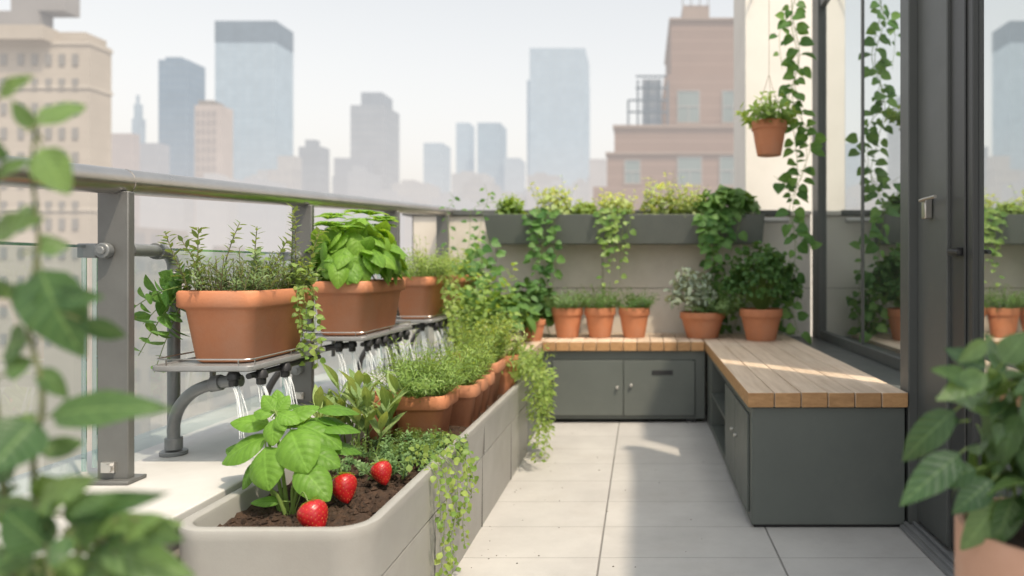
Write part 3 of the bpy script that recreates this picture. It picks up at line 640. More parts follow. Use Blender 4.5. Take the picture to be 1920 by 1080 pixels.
# strawberries
def berry(label,x,y,z,s,ax):
    ax=V(ax).normalized(); e=ax.orthogonal().normalized(); g=ax.cross(e); c=V((x,y,z))
    r=thing('strawberry',label,'strawberry',(x,y,z)); Ln=s*1.18; n,k=44,30
    rad=lambda t: s*.5*(max(0,math.sin(PI*min(1,t**.62)))**.62)*(1.0)
    seeds=[]
    for i in range(120):
        t=.06+.88*(i+.5)/120; 
        if R.random()<rad(t)/(s*.5)*1.05: seeds.append((t,i*2.39996))
    def pt(t,a,off=0): 
        q=rad(t)+off; return c-ax*Ln*.5+ax*(Ln*t)+(e*math.cos(a)+g*math.sin(a))*q
    sp=[pt(*q) for q in seeds]
    vs=[]
    for i in range(k+1):
        t=i/k
        for j in range(n):
            a=2*PI*j/n; p=pt(t,a); dm=min((p-q).length for q in sp); dent=.0016*math.exp(-(dm/.0028)**2)
            ce=c-ax*Ln*.5+ax*(Ln*t); dirn=p-ce
            vs.append(p-(dirn.normalized()*dent if dirn.length>1e-5 else V((0,0,0))))
    mb=MB(); mb.loft([vs[i*n:(i+1)*n] for i in range(k+1)],True,True); mb.build('flesh',M['berry'],r,angle=180)
    mb=MB()
    for (t,a),p in zip(seeds,sp):
        o=(p-(c-ax*Ln*.5+ax*(Ln*t))).normalized(); w=o.cross(ax).normalized(); q=p-o*.0007
        sz=.0008; mb.add([q+ax*sz*1.6,q+w*sz,q-ax*sz*1.6,q-w*sz,q+o*sz*.9],[(0,1,4),(1,2,4),(2,3,4),(3,0,4)])
    o=mb.build('seeds',M['seed'],r)
    mb=MB()
    for i in range(11):
        a=i*.571+R.uniform(-.15,.15); d=(e*math.cos(a)+g*math.sin(a))-ax*R.uniform(-.1,.5)
        leaf(mb,c-ax*Ln*.47,d,-ax,s*R.uniform(.4,.58),s*.2,'la',.3,.2,0,4,2)
    mb.build('calyx',L['feather'],r,angle=180)
    mb=MB(); q=c-ax*Ln*.47; mb.tube(curve([q,q-ax*.025+V((-.01,.01,0)),q+V((-.05,.04,-.03))],4),.0014,.001,5); mb.build('stalk',M['stem'],r)
berry('ripe strawberry nearest the front rim of the trough',-.727,1.60,.392,.064,(.45,-.3,-.7))
berry('ripe strawberry between the other two, leaning against the basil',-.738,1.79,.397,.062,(.3,-.35,-.75))
berry('smallest ripe strawberry, in front of the creeping thyme',-.695,1.93,.395,.055,(.35,-.3,-.7))
P=Plant('creeping_thyme','dense creeping thyme mound behind the strawberries','herb',(-.72,2.15,.36),'thyme')
for cxx,cyy,rx,ry,rz in ((-.80,2.14,.12,.12,.06),(-.68,2.10,.10,.12,.05),(-.64,2.24,.09,.14,.06),(-.75,2.28,.13,.12,.06)):
    for i in range(80):
        v=rv(); v.z=abs(v.z); b=V((cxx+v.x*rx*.75,cyy+v.y*ry*.75,.36+v.z*rz*.6))
        sprig(P,b,(v.x,v.y,v.z*.9+.3),R.uniform(.025,.052),14,.012,.008,None,'ro',.0008,.35,2,2)
for i in range(14): sprig(P,(-.70+R.uniform(-.04,.05),1.99+R.uniform(-.03,.04),.37),(R.uniform(-.5,.5),R.uniform(-.6,.2),.8),.05,9,.02,.008,None,'la')
P.done()
P=Plant('trailing_thyme','long small-leaved strands trailing over the trough side to the floor','trailing plant',(-.60,2.08,.40),'lime')
for y,zb,o,dy in ((1.95,.26,.0,.02),(1.98,.03,.015,-.06),(2.03,.12,.03,-.03),(2.06,.05,.005,.04),(2.12,.2,.035,-.05),(2.17,.09,.02,.03),(2.20,.28,.03,.0)):
    trail(P,[(-.66,y+.02,.415),(-.595,y+.01,.42+o*.4),(-.553+o,y,.37),(-.552+o*.8+R.uniform(0,.012),y+dy*.6,.26),(-.553+o*.6,y+dy*.3,(.26+zb)/2),(-.553+o*.7,y+dy,zb)],.021,.022,.017,(1,-.7,.2),'ro',.001,3,2,two=True)
P.done()
P=Plant('sage_plant','upright long-leaved sage behind the trough basil','herb',(-.90,2.30,.36),'sage')
for i in range(14):
    x=R.uniform(-.99,-.80); y=R.uniform(2.14,2.42); e=V(((x+.90)*2.4,R.uniform(-.35,.3),1))
    l=R.uniform(.1,.21); P.S.tube([(x,y,.35),V((x,y,.36))+e.normalized()*l],.003,.002,5)
    for q in range(8):
        t=.35+.65*q/7; a=q*2.4+R.random(); d=V((math.cos(a)*.75,math.sin(a)*.75,1.0+.5*t))+e*.3
        leaf(P.L,V((x,y,.36))+e.normalized()*l*t,d,V((-math.cos(a)*.6,-math.sin(a)*.6-.2,.9)),R.uniform(.075,.125),.029,'la',.3,.15,0,6,2)
P.done()
rpot('rounded terracotta box pot in the trough holding the feathery herb',-.85,-.655,2.40,2.60,.345,.515,name='terracotta_pot',cat='plant pot')
pot('small terracotta pot half hidden behind the sage in the trough',-.915,2.56,.345,.07,.155)
P=Plant('feathery_herb','soft feathery green herb filling the rounded box pot','herb',(-.75,2.50,.50),'feather')
clump(P,(-.76,2.50,.50),.08,.08,210,.19,18,.022,.0045,.95,.9,droopy=.1); P.done()
for i,y in enumerate((2.70,2.83,2.96)):
    rpot(('narrow terracotta pot touching the back of the rounded box pot','narrow terracotta pot second behind the rounded box pot in the trough','narrow terracotta pot third behind the rounded box pot in the trough')[i],-.775,-.61,y-.058,y+.058,.345,.512,mt='terra2',name='terracotta_pot',cat='plant pot')
    P=Plant('feathery_herb',('fine green herb in the first pot behind the box pot','fine green herb in the second pot behind the box pot','fine green herb in the third pot behind the box pot')[i],'herb',(-.69,y,.49),'feather' if i!=1 else 'lime'); clump(P,(-.70,y,.50),.06,.045,60,.17,14,.024,.006,.7,1.); P.done()
rpot('terracotta box pot toward the far end of the trough',-.74,-.615,3.08,3.28,.345,.535,name='terracotta_pot',cat='plant pot',mt='terra2')
pot('terracotta pot farthest along the trough beside the trailing mass',-.655,3.40,.345,.075,.19)
P=Plant('flowering_herb','tall pale flowering herb sprigs above the far trough pots','herb',(-.70,3.18,.51),'lime')
clump(P,(-.70,3.18,.52),.06,.1,70,.26,16,.026,.009,.6,1.); P.done()
P=Plant('flowering_herb','pale lime herb spilling from the farthest trough pot','herb',(-.66,3.40,.51),'pale')
clump(P,(-.67,3.40,.52),.06,.06,55,.18,14,.024,.009,.8,1.); P.done()
P=Plant('feathery_herb','green feathery herb along the inner side of the trough','herb',(-.90,3.0,.36),'thyme')
clump(P,(-.91,2.95,.36),.07,.30,90,.22,16,.03,.008,.5,1.); P.done()
P=Plant('trailing_herb','lime trailing mass hanging over the far end of the trough','trailing plant',(-.6,3.5,.40),'lime')
for i in range(26):
    y=R.uniform(3.3,3.72); zb=R.choice((.02,.1,.2,.25,.3))+R.uniform(-.02,.05); o=R.uniform(0,.09)
    trail(P,[(-.68,y,.46),(-.60,y,.50+o*.4),(-.548+o,y+R.uniform(-.03,.03),.42),(-.545+o,y+R.uniform(-.06,.06),.32),(-.545+o*.9,y+R.uniform(-.08,.08),zb)],.023,.032,.015,(1,-.8,.2),'ov',.0009,2,2,two=True,vb=.1)
clump(P,(-.64,3.55,.42),.07,.15,70,.22,14,.028,.011,1.2,.8,droopy=.4)
P.done()
# ================================================================ CORNER GREENERY
P=Plant('climbing_plant','round-leaved climber rising at the far left railing corner','climbing plant',(-1.02,4.5,.4),'vine')
for i in range(12):
    x=R.uniform(-1.14,-.95); y=R.uniform(4.25,4.6)
    trail(P,[(x+.05,y,.5),(x+R.uniform(-.05,.05),y,.75),(x+R.uniform(-.06,.06),y-.03,.95),(x+R.uniform(-.05,.06),y-.05,R.uniform(1.0,1.2))],.045,.075,.058,(.3,-1,.2),'ov',.002,4,2)
for pts in ([(835,520),(842,450),(838,398),(850,375),(843,360)],[(890,520),(898,450),(905,400),(915,370),(908,345)],[(870,520),(880,450),(882,402),(892,388),(925,378)]):
    trail(P,[at(u,v,4.5) for u,v in pts],.035,.045,.026,(.2,-1,.2),'la',.0014,3,2)
P.done()
P=Plant('leafy_shrub','broad-leaved green shrub on the left corner bench','shrub',(-.80,4.25,.5),'mid')
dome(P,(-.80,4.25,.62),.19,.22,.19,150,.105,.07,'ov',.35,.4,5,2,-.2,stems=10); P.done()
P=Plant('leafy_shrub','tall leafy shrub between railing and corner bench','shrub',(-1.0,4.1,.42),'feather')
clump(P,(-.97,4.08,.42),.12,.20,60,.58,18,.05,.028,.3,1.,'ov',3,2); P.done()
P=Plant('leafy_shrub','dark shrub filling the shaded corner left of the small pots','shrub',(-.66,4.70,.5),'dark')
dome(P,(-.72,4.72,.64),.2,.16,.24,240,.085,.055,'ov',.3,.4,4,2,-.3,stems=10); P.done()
pot('terracotta pot mostly hidden under the corner shrub',-.67,4.42,.4955,.08,.13)
# ================================================================ WALL TROUGH PLANTS
def wp(u): return (u-U0)*4.8/F
mound=[(958,.10,.11,'feather','small soft green mound at the left end of the wall trough'),(1040,.14,.17,'pale','pale yellow mound above the left trailing plant in the wall trough'),(1095,.09,.08,'lime','low lime mound in the middle left of the wall trough'),(1155,.12,.14,'pale','pale mound above the middle trailing plant in the wall trough'),(1240,.14,.19,'pale','tall pale yellow mound right of middle in the wall trough'),(1290,.11,.18,'pale','pale lime mound beside the big-leaved clump in the wall trough')]
for u,rx,rz,lm,lab in mound:
    P=Plant('mound_plant',lab,'herb',(wp(u),4.81,1.275),lm); dome(P,(wp(u),4.81,1.29),rx*1.1,.10,rz*1.2,170,.05,.032,'ov',.1,.3,3,2,-.1,stems=8)
    for i in range(20): sprig(P,(wp(u)+R.uniform(-rx,rx)*.9,4.81+R.uniform(-.07,.07),1.28),(R.uniform(-.5,.5),R.uniform(-.3,.3),1),rz*R.uniform(.9,1.5),9,.035,.02,None,'ov',.0015,.4,3,2)
    P.done()
def hang(name,lab,u0,u1,vbot,n,Ll,lm,sp):
    P=Plant(name,lab,'trailing plant',((wp((u0+u1)/2)),4.74,1.28),lm)
    for i in range(n):
        x=wp(R.uniform(u0,u1)); vb=V0+(vbot-V0)*1-R.random()**1.4*(vbot-430); zb=H-(vb-V0)*4.65/F
        xb=wp((u0+u1)/2)+ (x-wp((u0+u1)/2))*.7
        trail(P,[(x,4.78,1.30),(x,4.71,1.325),(x+R.uniform(-.02,.02),4.675,1.24),(xb+R.uniform(-.04,.04),4.67,(1.24+zb)/2),(xb+R.uniform(-.05,.05),4.675,zb)],sp,Ll,Ll*.88,(0,-1,.15),'he',.0015,4,2)
    P.done()
hang('trailing_plant','round-leaved plant trailing far down the left of the wall trough',990,1060,570,9,.058,'vine',.05)
hang('trailing_plant','slender plant trailing from the middle of the wall trough',1120,1178,555,9,.046,'feather',.042)
hang('trailing_plant','dark round-leaved plant cascading from the right of the wall trough',1295,1385,510,13,.068,'vine',.05)
P=Plant('leafy_plant','big dark-leaved clump at the right end of the wall trough','shrub',(wp(1360),4.80,1.275),'mid')
dome(P,(wp(1362),4.79,1.31),.23,.12,.17,140,.10,.085,'he',.3,.4,5,2,-.2,stems=10,jit=.6); P.done()
P=Plant('climbing_plant','leafy vine tangle on the wall between the sage and parsley pots','climbing plant',(.57,4.88,.5),'vine')
for i in range(10):
    x=R.uniform(.46,.76); trail(P,[(x,4.90,.497),(x+R.uniform(-.06,.08),4.87,.72),(x+R.uniform(-.08,.1),4.88,R.uniform(.85,1.1))],.05,.065,.057,(0,-1,.2),'he',.0018,4,2)
P.done()
P=Plant('climbing_plant','small vine growing up from the bench right of the parsley pot','climbing plant',(.88,4.8,.5),'vine')
for i in range(11):
    x=R.uniform(.80,.95); trail(P,[(x,4.78,.497),(x+R.uniform(-.05,.08),4.80,.6),(x+R.uniform(-.05,.1),4.82,R.uniform(.65,1.0))],.042,.06,.052,(0,-1,.2),'he',.0016,3,2)
P.done()
# hanging pot
p=at(1442,292,4.25); hp=pot('terracotta pot hanging on strings in front of the cream wall',p.x,4.25,p.z,.104,.2)
mb=MB(); tp=V((p.x,4.25,3.05))
for a in (0.5,2.6,4.7): mb.tube([(p.x+.10*math.cos(a),4.25+.10*math.sin(a),p.z+.19),(p.x,4.25,p.z+.48)],.0016,n=4)
mb.tube([(p.x,4.25,p.z+.48),tp],.0016,n=4); mb.build('hanger',M['string'],hp)
mb=MB(); mb.tube([(p.x+.12,5.6,3.06),(p.x,4.22,3.06)],.009,n=8); o=mb.build('wall_bracket',M['frame']); tag(o,'thin metal bracket on the cream wall holding the hanging pot','bracket')
P=Plant('hanging_herb','leafy green herb growing out of the hanging pot','herb',(p.x,4.25,p.z+.17),'feather')
clump(P,(p.x,4.25,p.z+.175),.08,.08,38,.2,9,.05,.026,1.1,.9,'ov',3,2); P.done()
P=Plant('hanging_vine','long heart-leaved vine hanging down the corner of the cream wall','vine',(.93,4.5,.55),'vine')
path=[(1490,-60),(1478,30),(1492,110),(1470,190),(1500,260),(1488,330),(1478,400),(1498,470),(1480,560),(1490,625)]
for off in (0,12):
    trail(P,[at(u+off+R.uniform(-10,10),v,4.42+R.uniform(-.05,.05)) for u,v in path[:(10 if off==0 else 8)]],.042,.085,.074,(-.1,-1,.15),'he',.0024,5,2)
trail(P,[at(u,v,4.4) for u,v in ((1488,150),(1505,230),(1512,300),(1490,350),(1450,330))],.055,.078,.068,(-.1,-1,.15),'he',.0018,5,2)
trail(P,[at(u,v,4.4) for u,v in ((1485,20),(1462,60),(1466,130))],.06,.07,.06,(-.1,-1,.15),'he',.0018,5,2)
P.done()
# ================================================================ FOREGROUND PLANTS
fy=.66
pot('tall terracotta pot standing at the near left of the terrace',-.555,.70,0,.15,.36,mt='terra2')
P=Plant('leafy_shrub','tall blurred leafy shrub close at the left edge of view','shrub',(-.555,.70,.32),'fg','stemb')
def fl(u0,v0,u1,v1,w,Y=fy,var=None,k='ov',tw=.28):
    a=at(u0,v0,Y); b=at(u1,v1,Y+R.uniform(-.05,.04)); d=b-a
    var=R.choice((.0,.08,.2,.35,.7,1.)) if var is None else var
    leaf(P.L,a,d,V((R.uniform(-tw,tw),-.85,R.uniform(.1,.7))),d.length*1.02,w*Y/F*1.03,k,R.uniform(.05,.35),R.uniform(.05,.25),0,8,4,var,.02)
    P.S.tube([a,a-d.normalized()*.012],.0012,n=4)
P.S.tube(curve([(-.555,.70,.32),at(95,1080,fy),at(62,900,fy+.02),at(80,740,fy),at(52,600,fy),at(72,450,fy),at(60,320,fy),at(68,235,fy)],6),.0030,.0013,8)
P.S.tube(curve([(-.56,.71,.32),at(30,1080,fy+.03),at(-5,800,fy+.03),at(-20,600,fy+.03),at(-10,380,fy),at(-15,250,fy)],6),.004,.0018,8)
P.S.tube(curve([(-.54,.69,.32),at(140,1090,fy),at(200,1010,fy)],5),.003,.0018,8)
for q in ((72,235,160,184,52,fy,.6),(64,242,20,188,32,fy,.5),(78,278,116,355,66,fy,.85),(62,410,-8,388,54,fy,.7),(66,468,132,450,50,fy,.4),(78,505,128,668,108,fy,.12),(66,530,14,596,66,fy,.2),(92,560,190,556,44,fy,.1),(52,640,-30,650,74,fy,.3),(76,690,122,748,38,fy,.3),(150,600,246,642,40,fy,.08),(96,780,268,738,72,fy,.25),(66,790,-30,886,110,fy,.05),(74,850,166,822,42),(0,300,-30,250,44),(0,180,36,136,32,fy,.9),(-10,440,32,402,50,fy,.7),(-15,520,34,575,60,fy,.15),(10,700,56,672,52,fy,.3),(0,830,58,768,58,fy,.6),(130,1000,340,985,62,fy,.7),(180,1020,358,1078,68,fy,.5),(120,965,255,932,50),(70,950,160,895,58),(90,1030,10,960,78),(60,1060,-20,1000,70),(190,1010,300,1060,52),(150,1050,260,1090,62),(80,980,0,925,68),(75,890,122,962,58),(-5,330,38,292,34,fy,.6),(20,900,-30,830,66)):
    fl(*q,k=R.choice(('ov','bo','ov')))
for i in range(54):
    u=R.uniform(-40,265); v=R.uniform(945,1140); a=R.uniform(0,6.28); l=R.uniform(45,105); fl(u,v,u+math.cos(a)*l,v+math.sin(a)*l*.7,l*R.uniform(.45,.65),fy+R.uniform(-.03,.1),None,R.choice(('ov','bo')),.8)
P.done()
pot('tall blurred terracotta pot at the near right corner',.56,.97,0,.127,.60,mt='terra3')
P=Plant('leafy_shrub','dark glossy-leaved shrub in the near right pot','shrub',(.56,.97,.565),'fgr')
dome(P,(.575,.97,.70),.135,.13,.14,150,.092,.045,'ov',.35,.3,7,4,-.5,.4,.15,0,.02,14,1.0)
for q in ((1790,770,1672,868,60),(1800,850,1690,940,62),(1830,720,1752,690,42),(1850,690,1770,650,38),(1880,680,1930,620,54),(1800,790,1710,800,42),(1850,700,1765,745,46),(1830,880,1740,905,46),(1870,940,1810,1040,60),(1850,640,1800,680,34),(1860,900,1790,960,52),(1900,930,1870,1030,56),(1880,700,1850,620,38)):
    fl(*q,Y=.93)
P.done()
# ================================================================ CITY
def rot_box(mb,u0,u1,vt,Y,us=None,base=-70,dep=None,vb=None):
    a=at(u0,vt,Y); b=at(u1,vt,Y); z0=base if vb is None else at(0,vb,Y).z
    if us is not None:
        X=b.x if u1<U0 else a.x
        d=X*F/(us-U0)-Y
    else: d=dep or Y*.05
    mb.box(a.x,b.x,Y,Y+d,z0,a.z); return a,b,d
UNIT={}
def wins(root,Y,rects,mt,nm='window',th=.12):
    if mt.name not in UNIT:
        me=bpy.data.meshes.new('window'); me.from_pydata([(x,y,z) for z in (-.5,.5) for y in (-1,0) for x in (-.5,.5)],[],[(0,2,3,1),(4,5,7,6),(0,1,5,4),(2,6,7,3),(0,4,6,2),(1,3,7,5)]); me.materials.append(mt); UNIT[mt.name]=me
    for (u,v,w,h) in rects[:100]:
        p=at(u,v,Y); o=bpy.data.objects.new(nm,UNIT[mt.name]); COL.objects.link(o); o.parent=root; o.location=p-ORG[root]; o.scale=(w*Y/F,th,h*Y/F)
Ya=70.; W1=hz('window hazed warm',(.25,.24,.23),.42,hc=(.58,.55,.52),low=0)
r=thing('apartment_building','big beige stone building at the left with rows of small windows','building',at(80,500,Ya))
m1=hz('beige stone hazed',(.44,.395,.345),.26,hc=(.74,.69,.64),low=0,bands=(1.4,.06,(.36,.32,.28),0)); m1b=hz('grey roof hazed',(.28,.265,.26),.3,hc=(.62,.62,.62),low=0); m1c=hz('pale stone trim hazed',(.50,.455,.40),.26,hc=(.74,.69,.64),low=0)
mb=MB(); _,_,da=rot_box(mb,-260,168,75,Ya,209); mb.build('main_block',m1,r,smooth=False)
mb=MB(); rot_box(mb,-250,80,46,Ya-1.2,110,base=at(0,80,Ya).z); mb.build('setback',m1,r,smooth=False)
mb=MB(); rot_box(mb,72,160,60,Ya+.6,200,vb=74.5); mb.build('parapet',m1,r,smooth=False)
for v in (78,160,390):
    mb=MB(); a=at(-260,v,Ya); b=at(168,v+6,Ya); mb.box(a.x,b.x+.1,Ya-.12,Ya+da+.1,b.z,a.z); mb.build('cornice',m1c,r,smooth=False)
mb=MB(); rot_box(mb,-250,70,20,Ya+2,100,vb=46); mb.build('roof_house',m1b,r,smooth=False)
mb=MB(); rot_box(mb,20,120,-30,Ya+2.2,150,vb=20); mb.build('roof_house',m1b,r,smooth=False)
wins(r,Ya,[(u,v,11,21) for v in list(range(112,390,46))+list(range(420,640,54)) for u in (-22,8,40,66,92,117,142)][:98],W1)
def tower(name,lab,u0,u1,vt,Y,us,mt,extra=(),w=None,wm=None):
    r=thing(name,lab,'building',at((u0+u1)/2,540,Y)); mb=MB(); rot_box(mb,u0,u1,vt,Y,us); mb.build('tower_body',mt,r,smooth=False)
    for nm,e,m2 in extra:
        mb=MB(); rot_box(mb,*e); mb.build(nm,m2,r,smooth=False)
    if w: wins(r,Y,w,wm,th=.5)
    return r
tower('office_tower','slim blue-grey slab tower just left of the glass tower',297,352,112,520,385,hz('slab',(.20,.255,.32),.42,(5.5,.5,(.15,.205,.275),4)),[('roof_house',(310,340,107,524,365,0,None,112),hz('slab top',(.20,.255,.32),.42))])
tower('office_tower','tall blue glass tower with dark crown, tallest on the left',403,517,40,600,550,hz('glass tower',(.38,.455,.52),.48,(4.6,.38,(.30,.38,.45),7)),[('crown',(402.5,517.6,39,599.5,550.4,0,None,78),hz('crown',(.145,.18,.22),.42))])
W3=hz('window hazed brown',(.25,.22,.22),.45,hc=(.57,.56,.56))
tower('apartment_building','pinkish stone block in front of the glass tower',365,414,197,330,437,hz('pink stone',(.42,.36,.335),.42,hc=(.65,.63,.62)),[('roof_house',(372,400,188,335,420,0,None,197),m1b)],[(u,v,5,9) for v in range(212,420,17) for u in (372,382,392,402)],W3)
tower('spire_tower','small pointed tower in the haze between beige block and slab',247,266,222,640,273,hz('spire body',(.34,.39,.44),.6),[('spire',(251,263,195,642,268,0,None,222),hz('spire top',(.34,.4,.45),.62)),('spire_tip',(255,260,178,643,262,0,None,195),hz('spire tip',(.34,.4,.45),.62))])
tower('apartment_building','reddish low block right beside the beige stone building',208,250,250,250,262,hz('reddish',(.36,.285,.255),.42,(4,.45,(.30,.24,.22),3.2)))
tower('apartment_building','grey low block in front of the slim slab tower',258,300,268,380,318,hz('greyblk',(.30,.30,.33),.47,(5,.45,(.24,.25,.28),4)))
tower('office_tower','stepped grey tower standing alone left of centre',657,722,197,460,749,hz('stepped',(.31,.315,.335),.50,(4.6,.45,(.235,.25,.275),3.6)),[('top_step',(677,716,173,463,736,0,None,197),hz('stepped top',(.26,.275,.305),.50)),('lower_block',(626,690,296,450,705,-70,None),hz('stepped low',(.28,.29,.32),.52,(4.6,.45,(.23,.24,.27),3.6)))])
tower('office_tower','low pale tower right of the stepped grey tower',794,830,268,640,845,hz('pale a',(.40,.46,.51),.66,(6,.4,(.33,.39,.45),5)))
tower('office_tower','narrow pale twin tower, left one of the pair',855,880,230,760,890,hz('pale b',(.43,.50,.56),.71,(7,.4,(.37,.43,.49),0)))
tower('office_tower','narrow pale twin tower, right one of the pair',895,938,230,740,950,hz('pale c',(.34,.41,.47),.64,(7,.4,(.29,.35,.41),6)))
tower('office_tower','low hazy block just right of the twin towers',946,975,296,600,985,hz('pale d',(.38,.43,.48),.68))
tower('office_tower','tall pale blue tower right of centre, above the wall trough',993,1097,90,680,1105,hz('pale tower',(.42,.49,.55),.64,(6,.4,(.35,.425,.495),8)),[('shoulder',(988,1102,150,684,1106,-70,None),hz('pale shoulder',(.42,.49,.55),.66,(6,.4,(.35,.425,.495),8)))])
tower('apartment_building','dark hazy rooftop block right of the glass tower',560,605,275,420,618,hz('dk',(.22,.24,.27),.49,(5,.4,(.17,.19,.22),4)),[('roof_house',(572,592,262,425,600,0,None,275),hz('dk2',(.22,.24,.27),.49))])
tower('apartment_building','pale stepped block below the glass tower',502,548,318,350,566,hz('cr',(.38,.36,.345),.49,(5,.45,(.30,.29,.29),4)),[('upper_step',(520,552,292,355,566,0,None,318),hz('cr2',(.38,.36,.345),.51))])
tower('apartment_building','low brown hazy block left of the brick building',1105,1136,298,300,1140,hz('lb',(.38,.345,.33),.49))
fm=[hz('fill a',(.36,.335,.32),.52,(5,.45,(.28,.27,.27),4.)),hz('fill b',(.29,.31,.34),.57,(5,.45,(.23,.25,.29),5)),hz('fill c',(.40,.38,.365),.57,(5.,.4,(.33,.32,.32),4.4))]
for i in range(34):
    Y=R.uniform(260,560); u=-120+i*37+R.uniform(-12,12); w=R.uniform(30,70); vt=R.uniform(315,390)
    mb=MB(); rot_box(mb,u,u+w,vt,Y,None,-70,Y*.06); rot_box(mb,u+w*.25,u+w*.6,vt-R.uniform(4,14),Y+Y*.01,None,0,Y*.03,vb=vt)
    o=mb.build('city_block',R.choice(fm),smooth=False,org=at(u+w/2,600,Y)); tag(o,'hazy low city block far behind the railing','building','hazy low blocks of the distant skyline')
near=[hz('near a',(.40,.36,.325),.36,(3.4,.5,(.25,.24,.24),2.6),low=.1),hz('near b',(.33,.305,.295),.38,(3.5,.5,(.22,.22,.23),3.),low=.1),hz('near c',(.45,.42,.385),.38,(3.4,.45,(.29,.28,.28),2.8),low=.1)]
for i in range(22):
    Y=R.uniform(90,190); u=-320+i*46+R.uniform(-14,14); w=R.uniform(55,110); vt=R.uniform(415,560)
    if u>820: continue
    mb=MB(); rot_box(mb,u,u+w,vt,Y,None,-70,Y*.12); rot_box(mb,u+w*.3,u+w*.6,vt-R.uniform(10,22),Y+Y*.03,None,0,Y*.05,vb=vt)
    o=mb.build('city_block',R.choice(near),smooth=False,org=at(u+w/2,900,Y)); tag(o,'lower city block seen through the glass of the railing','building','nearer city blocks behind the glass panels')
# brick building
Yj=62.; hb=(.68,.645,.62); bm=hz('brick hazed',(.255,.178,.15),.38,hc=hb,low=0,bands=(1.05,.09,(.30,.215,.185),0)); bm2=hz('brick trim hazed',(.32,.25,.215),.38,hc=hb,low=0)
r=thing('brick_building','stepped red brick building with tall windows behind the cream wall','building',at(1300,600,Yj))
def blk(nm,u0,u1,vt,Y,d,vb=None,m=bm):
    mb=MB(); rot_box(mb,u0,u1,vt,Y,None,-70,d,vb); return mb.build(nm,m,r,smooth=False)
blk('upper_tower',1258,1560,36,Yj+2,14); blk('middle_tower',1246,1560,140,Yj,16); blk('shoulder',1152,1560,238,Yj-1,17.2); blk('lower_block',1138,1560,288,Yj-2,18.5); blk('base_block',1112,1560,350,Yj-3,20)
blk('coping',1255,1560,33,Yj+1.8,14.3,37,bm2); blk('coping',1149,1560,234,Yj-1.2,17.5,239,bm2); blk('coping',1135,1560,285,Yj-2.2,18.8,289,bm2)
blk('roof_house',1280,1330,10,Yj+5,4,36,bm2)
mb=MB()
for u in (1280,1296,1312,1328): 
    p=at(u,10,Yj+4.9); mb.box(p.x-.05,p.x+.05,p.y-.05,p.y+.05,p.z,p.z+.9)
mb.build('roof_rail',m1b,r)
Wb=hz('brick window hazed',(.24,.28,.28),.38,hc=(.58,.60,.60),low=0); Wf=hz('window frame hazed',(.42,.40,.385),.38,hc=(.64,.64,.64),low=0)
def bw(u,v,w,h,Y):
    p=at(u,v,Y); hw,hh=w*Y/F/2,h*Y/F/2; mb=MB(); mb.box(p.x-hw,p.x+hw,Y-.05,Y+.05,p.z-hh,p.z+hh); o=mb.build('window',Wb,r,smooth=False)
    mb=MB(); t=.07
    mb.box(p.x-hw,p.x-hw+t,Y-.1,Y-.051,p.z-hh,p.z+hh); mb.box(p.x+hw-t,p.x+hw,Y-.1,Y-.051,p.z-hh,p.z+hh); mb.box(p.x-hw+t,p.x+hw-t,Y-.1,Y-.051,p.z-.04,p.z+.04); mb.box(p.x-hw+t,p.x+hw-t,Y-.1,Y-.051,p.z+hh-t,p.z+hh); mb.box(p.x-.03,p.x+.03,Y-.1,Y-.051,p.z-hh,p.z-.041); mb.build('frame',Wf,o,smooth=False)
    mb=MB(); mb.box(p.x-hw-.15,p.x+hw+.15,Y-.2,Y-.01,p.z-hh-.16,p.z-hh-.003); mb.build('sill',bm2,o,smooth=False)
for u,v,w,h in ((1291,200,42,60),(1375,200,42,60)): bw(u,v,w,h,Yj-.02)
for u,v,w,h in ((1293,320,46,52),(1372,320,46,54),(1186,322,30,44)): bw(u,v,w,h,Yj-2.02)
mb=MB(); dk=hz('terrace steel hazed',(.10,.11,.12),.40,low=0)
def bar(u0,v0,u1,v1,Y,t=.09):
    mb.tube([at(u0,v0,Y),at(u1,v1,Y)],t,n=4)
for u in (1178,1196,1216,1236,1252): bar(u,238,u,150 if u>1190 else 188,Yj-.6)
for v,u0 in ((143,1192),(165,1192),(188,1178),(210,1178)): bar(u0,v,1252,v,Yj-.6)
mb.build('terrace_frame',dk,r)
mb=MB(); a=at(1204,150,Yj); b=at(1240,236,Yj); mb.box(a.x,b.x,Yj-.3,Yj+1,b.z,a.z); mb.build('terrace_hut',hz('hut',(.24,.24,.25),.40,low=0),r,smooth=False)
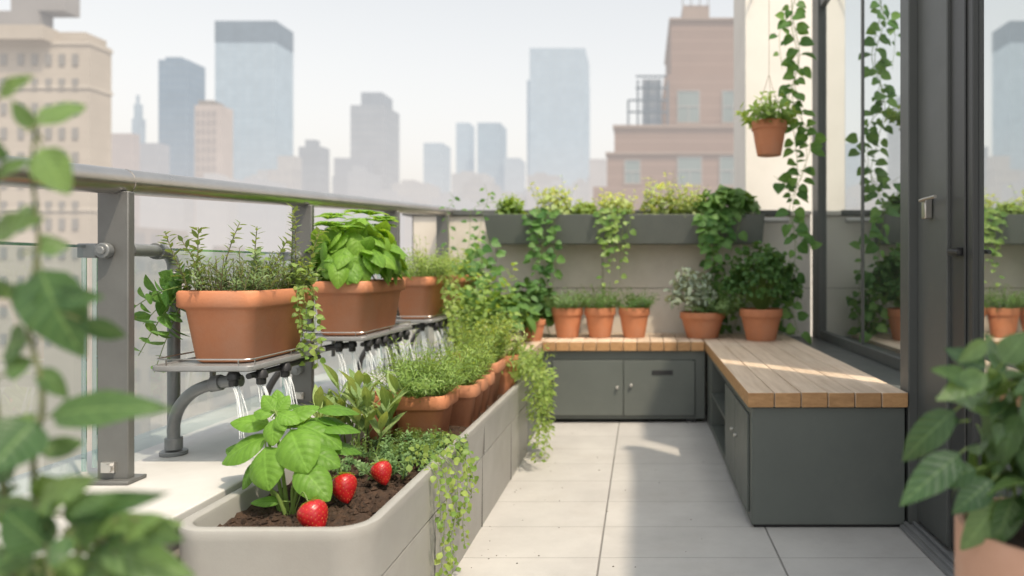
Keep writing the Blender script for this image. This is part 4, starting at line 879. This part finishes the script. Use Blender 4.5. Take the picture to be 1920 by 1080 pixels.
# ================================================================ LIGHT, WORLD, CAMERA
sd=V((.34,-.36,.87)).normalized()
l=bpy.data.lights.new('Sun','SUN'); l.energy=4.1; l.angle=math.radians(1.2); l.color=(1,.84,.64)
o=bpy.data.objects.new('Sun',l); COL.objects.link(o); o.rotation_euler=sd.to_track_quat('Z','Y').to_euler(); o.location=(5,-5,12)
w=bpy.data.worlds.new('World'); S.world=w; w.use_nodes=True; t=w.node_tree; t.nodes.clear()
out=N(t,'ShaderNodeOutputWorld'); bg=N(t,'ShaderNodeBackground'); sk=N(t,'ShaderNodeTexSky'); sk.sky_type='NISHITA'; sk.sun_disc=False
sk.sun_elevation=math.asin(sd.z); sk.sun_rotation=math.atan2(sd.x,sd.y); sk.dust_density=3.5; sk.air_density=1.0; sk.ozone_density=1.0; sk.altitude=50
hs=N(t,'ShaderNodeHueSaturation'); hs.inputs['Saturation'].default_value=.32; t.links.new(sk.outputs[0],hs.inputs['Color'])
tcw=N(t,'ShaderNodeTexCoord'); sz=N(t,'ShaderNodeSeparateXYZ'); t.links.new(tcw.outputs['Generated'],sz.inputs[0])
hf=math_(t,'POWER',math_(t,'SUBTRACT',1.0,math_(t,'MINIMUM',math_(t,'ABSOLUTE',sz.outputs[2]),1.0)),3.6)
skc=mixc(t,1.0,hs.outputs[0],(2.32,2.3,2.16),'MULTIPLY')
t.links.new(mixc(t,hf,skc,(7.5,6.8,6.2)),bg.inputs[0]); bg.inputs[1].default_value=.122; t.links.new(bg.outputs[0],out.inputs[0])
cam=bpy.data.cameras.new('Camera'); co=bpy.data.objects.new('Camera',cam); COL.objects.link(co); S.camera=co
co.location=(0,0,H); co.rotation_euler=(PI/2,0,0); cam.sensor_width=36; cam.lens=F/1920*36
cam.shift_x=-(U0-960)/1920; cam.shift_y=-(540-V0)/1920; cam.clip_start=.05; cam.clip_end=9000
cam.dof.use_dof=True; cam.dof.focus_distance=2.0; cam.dof.aperture_fstop=1.9
S.view_settings.view_transform='Standard'; S.view_settings.look='None'; S.view_settings.exposure=0
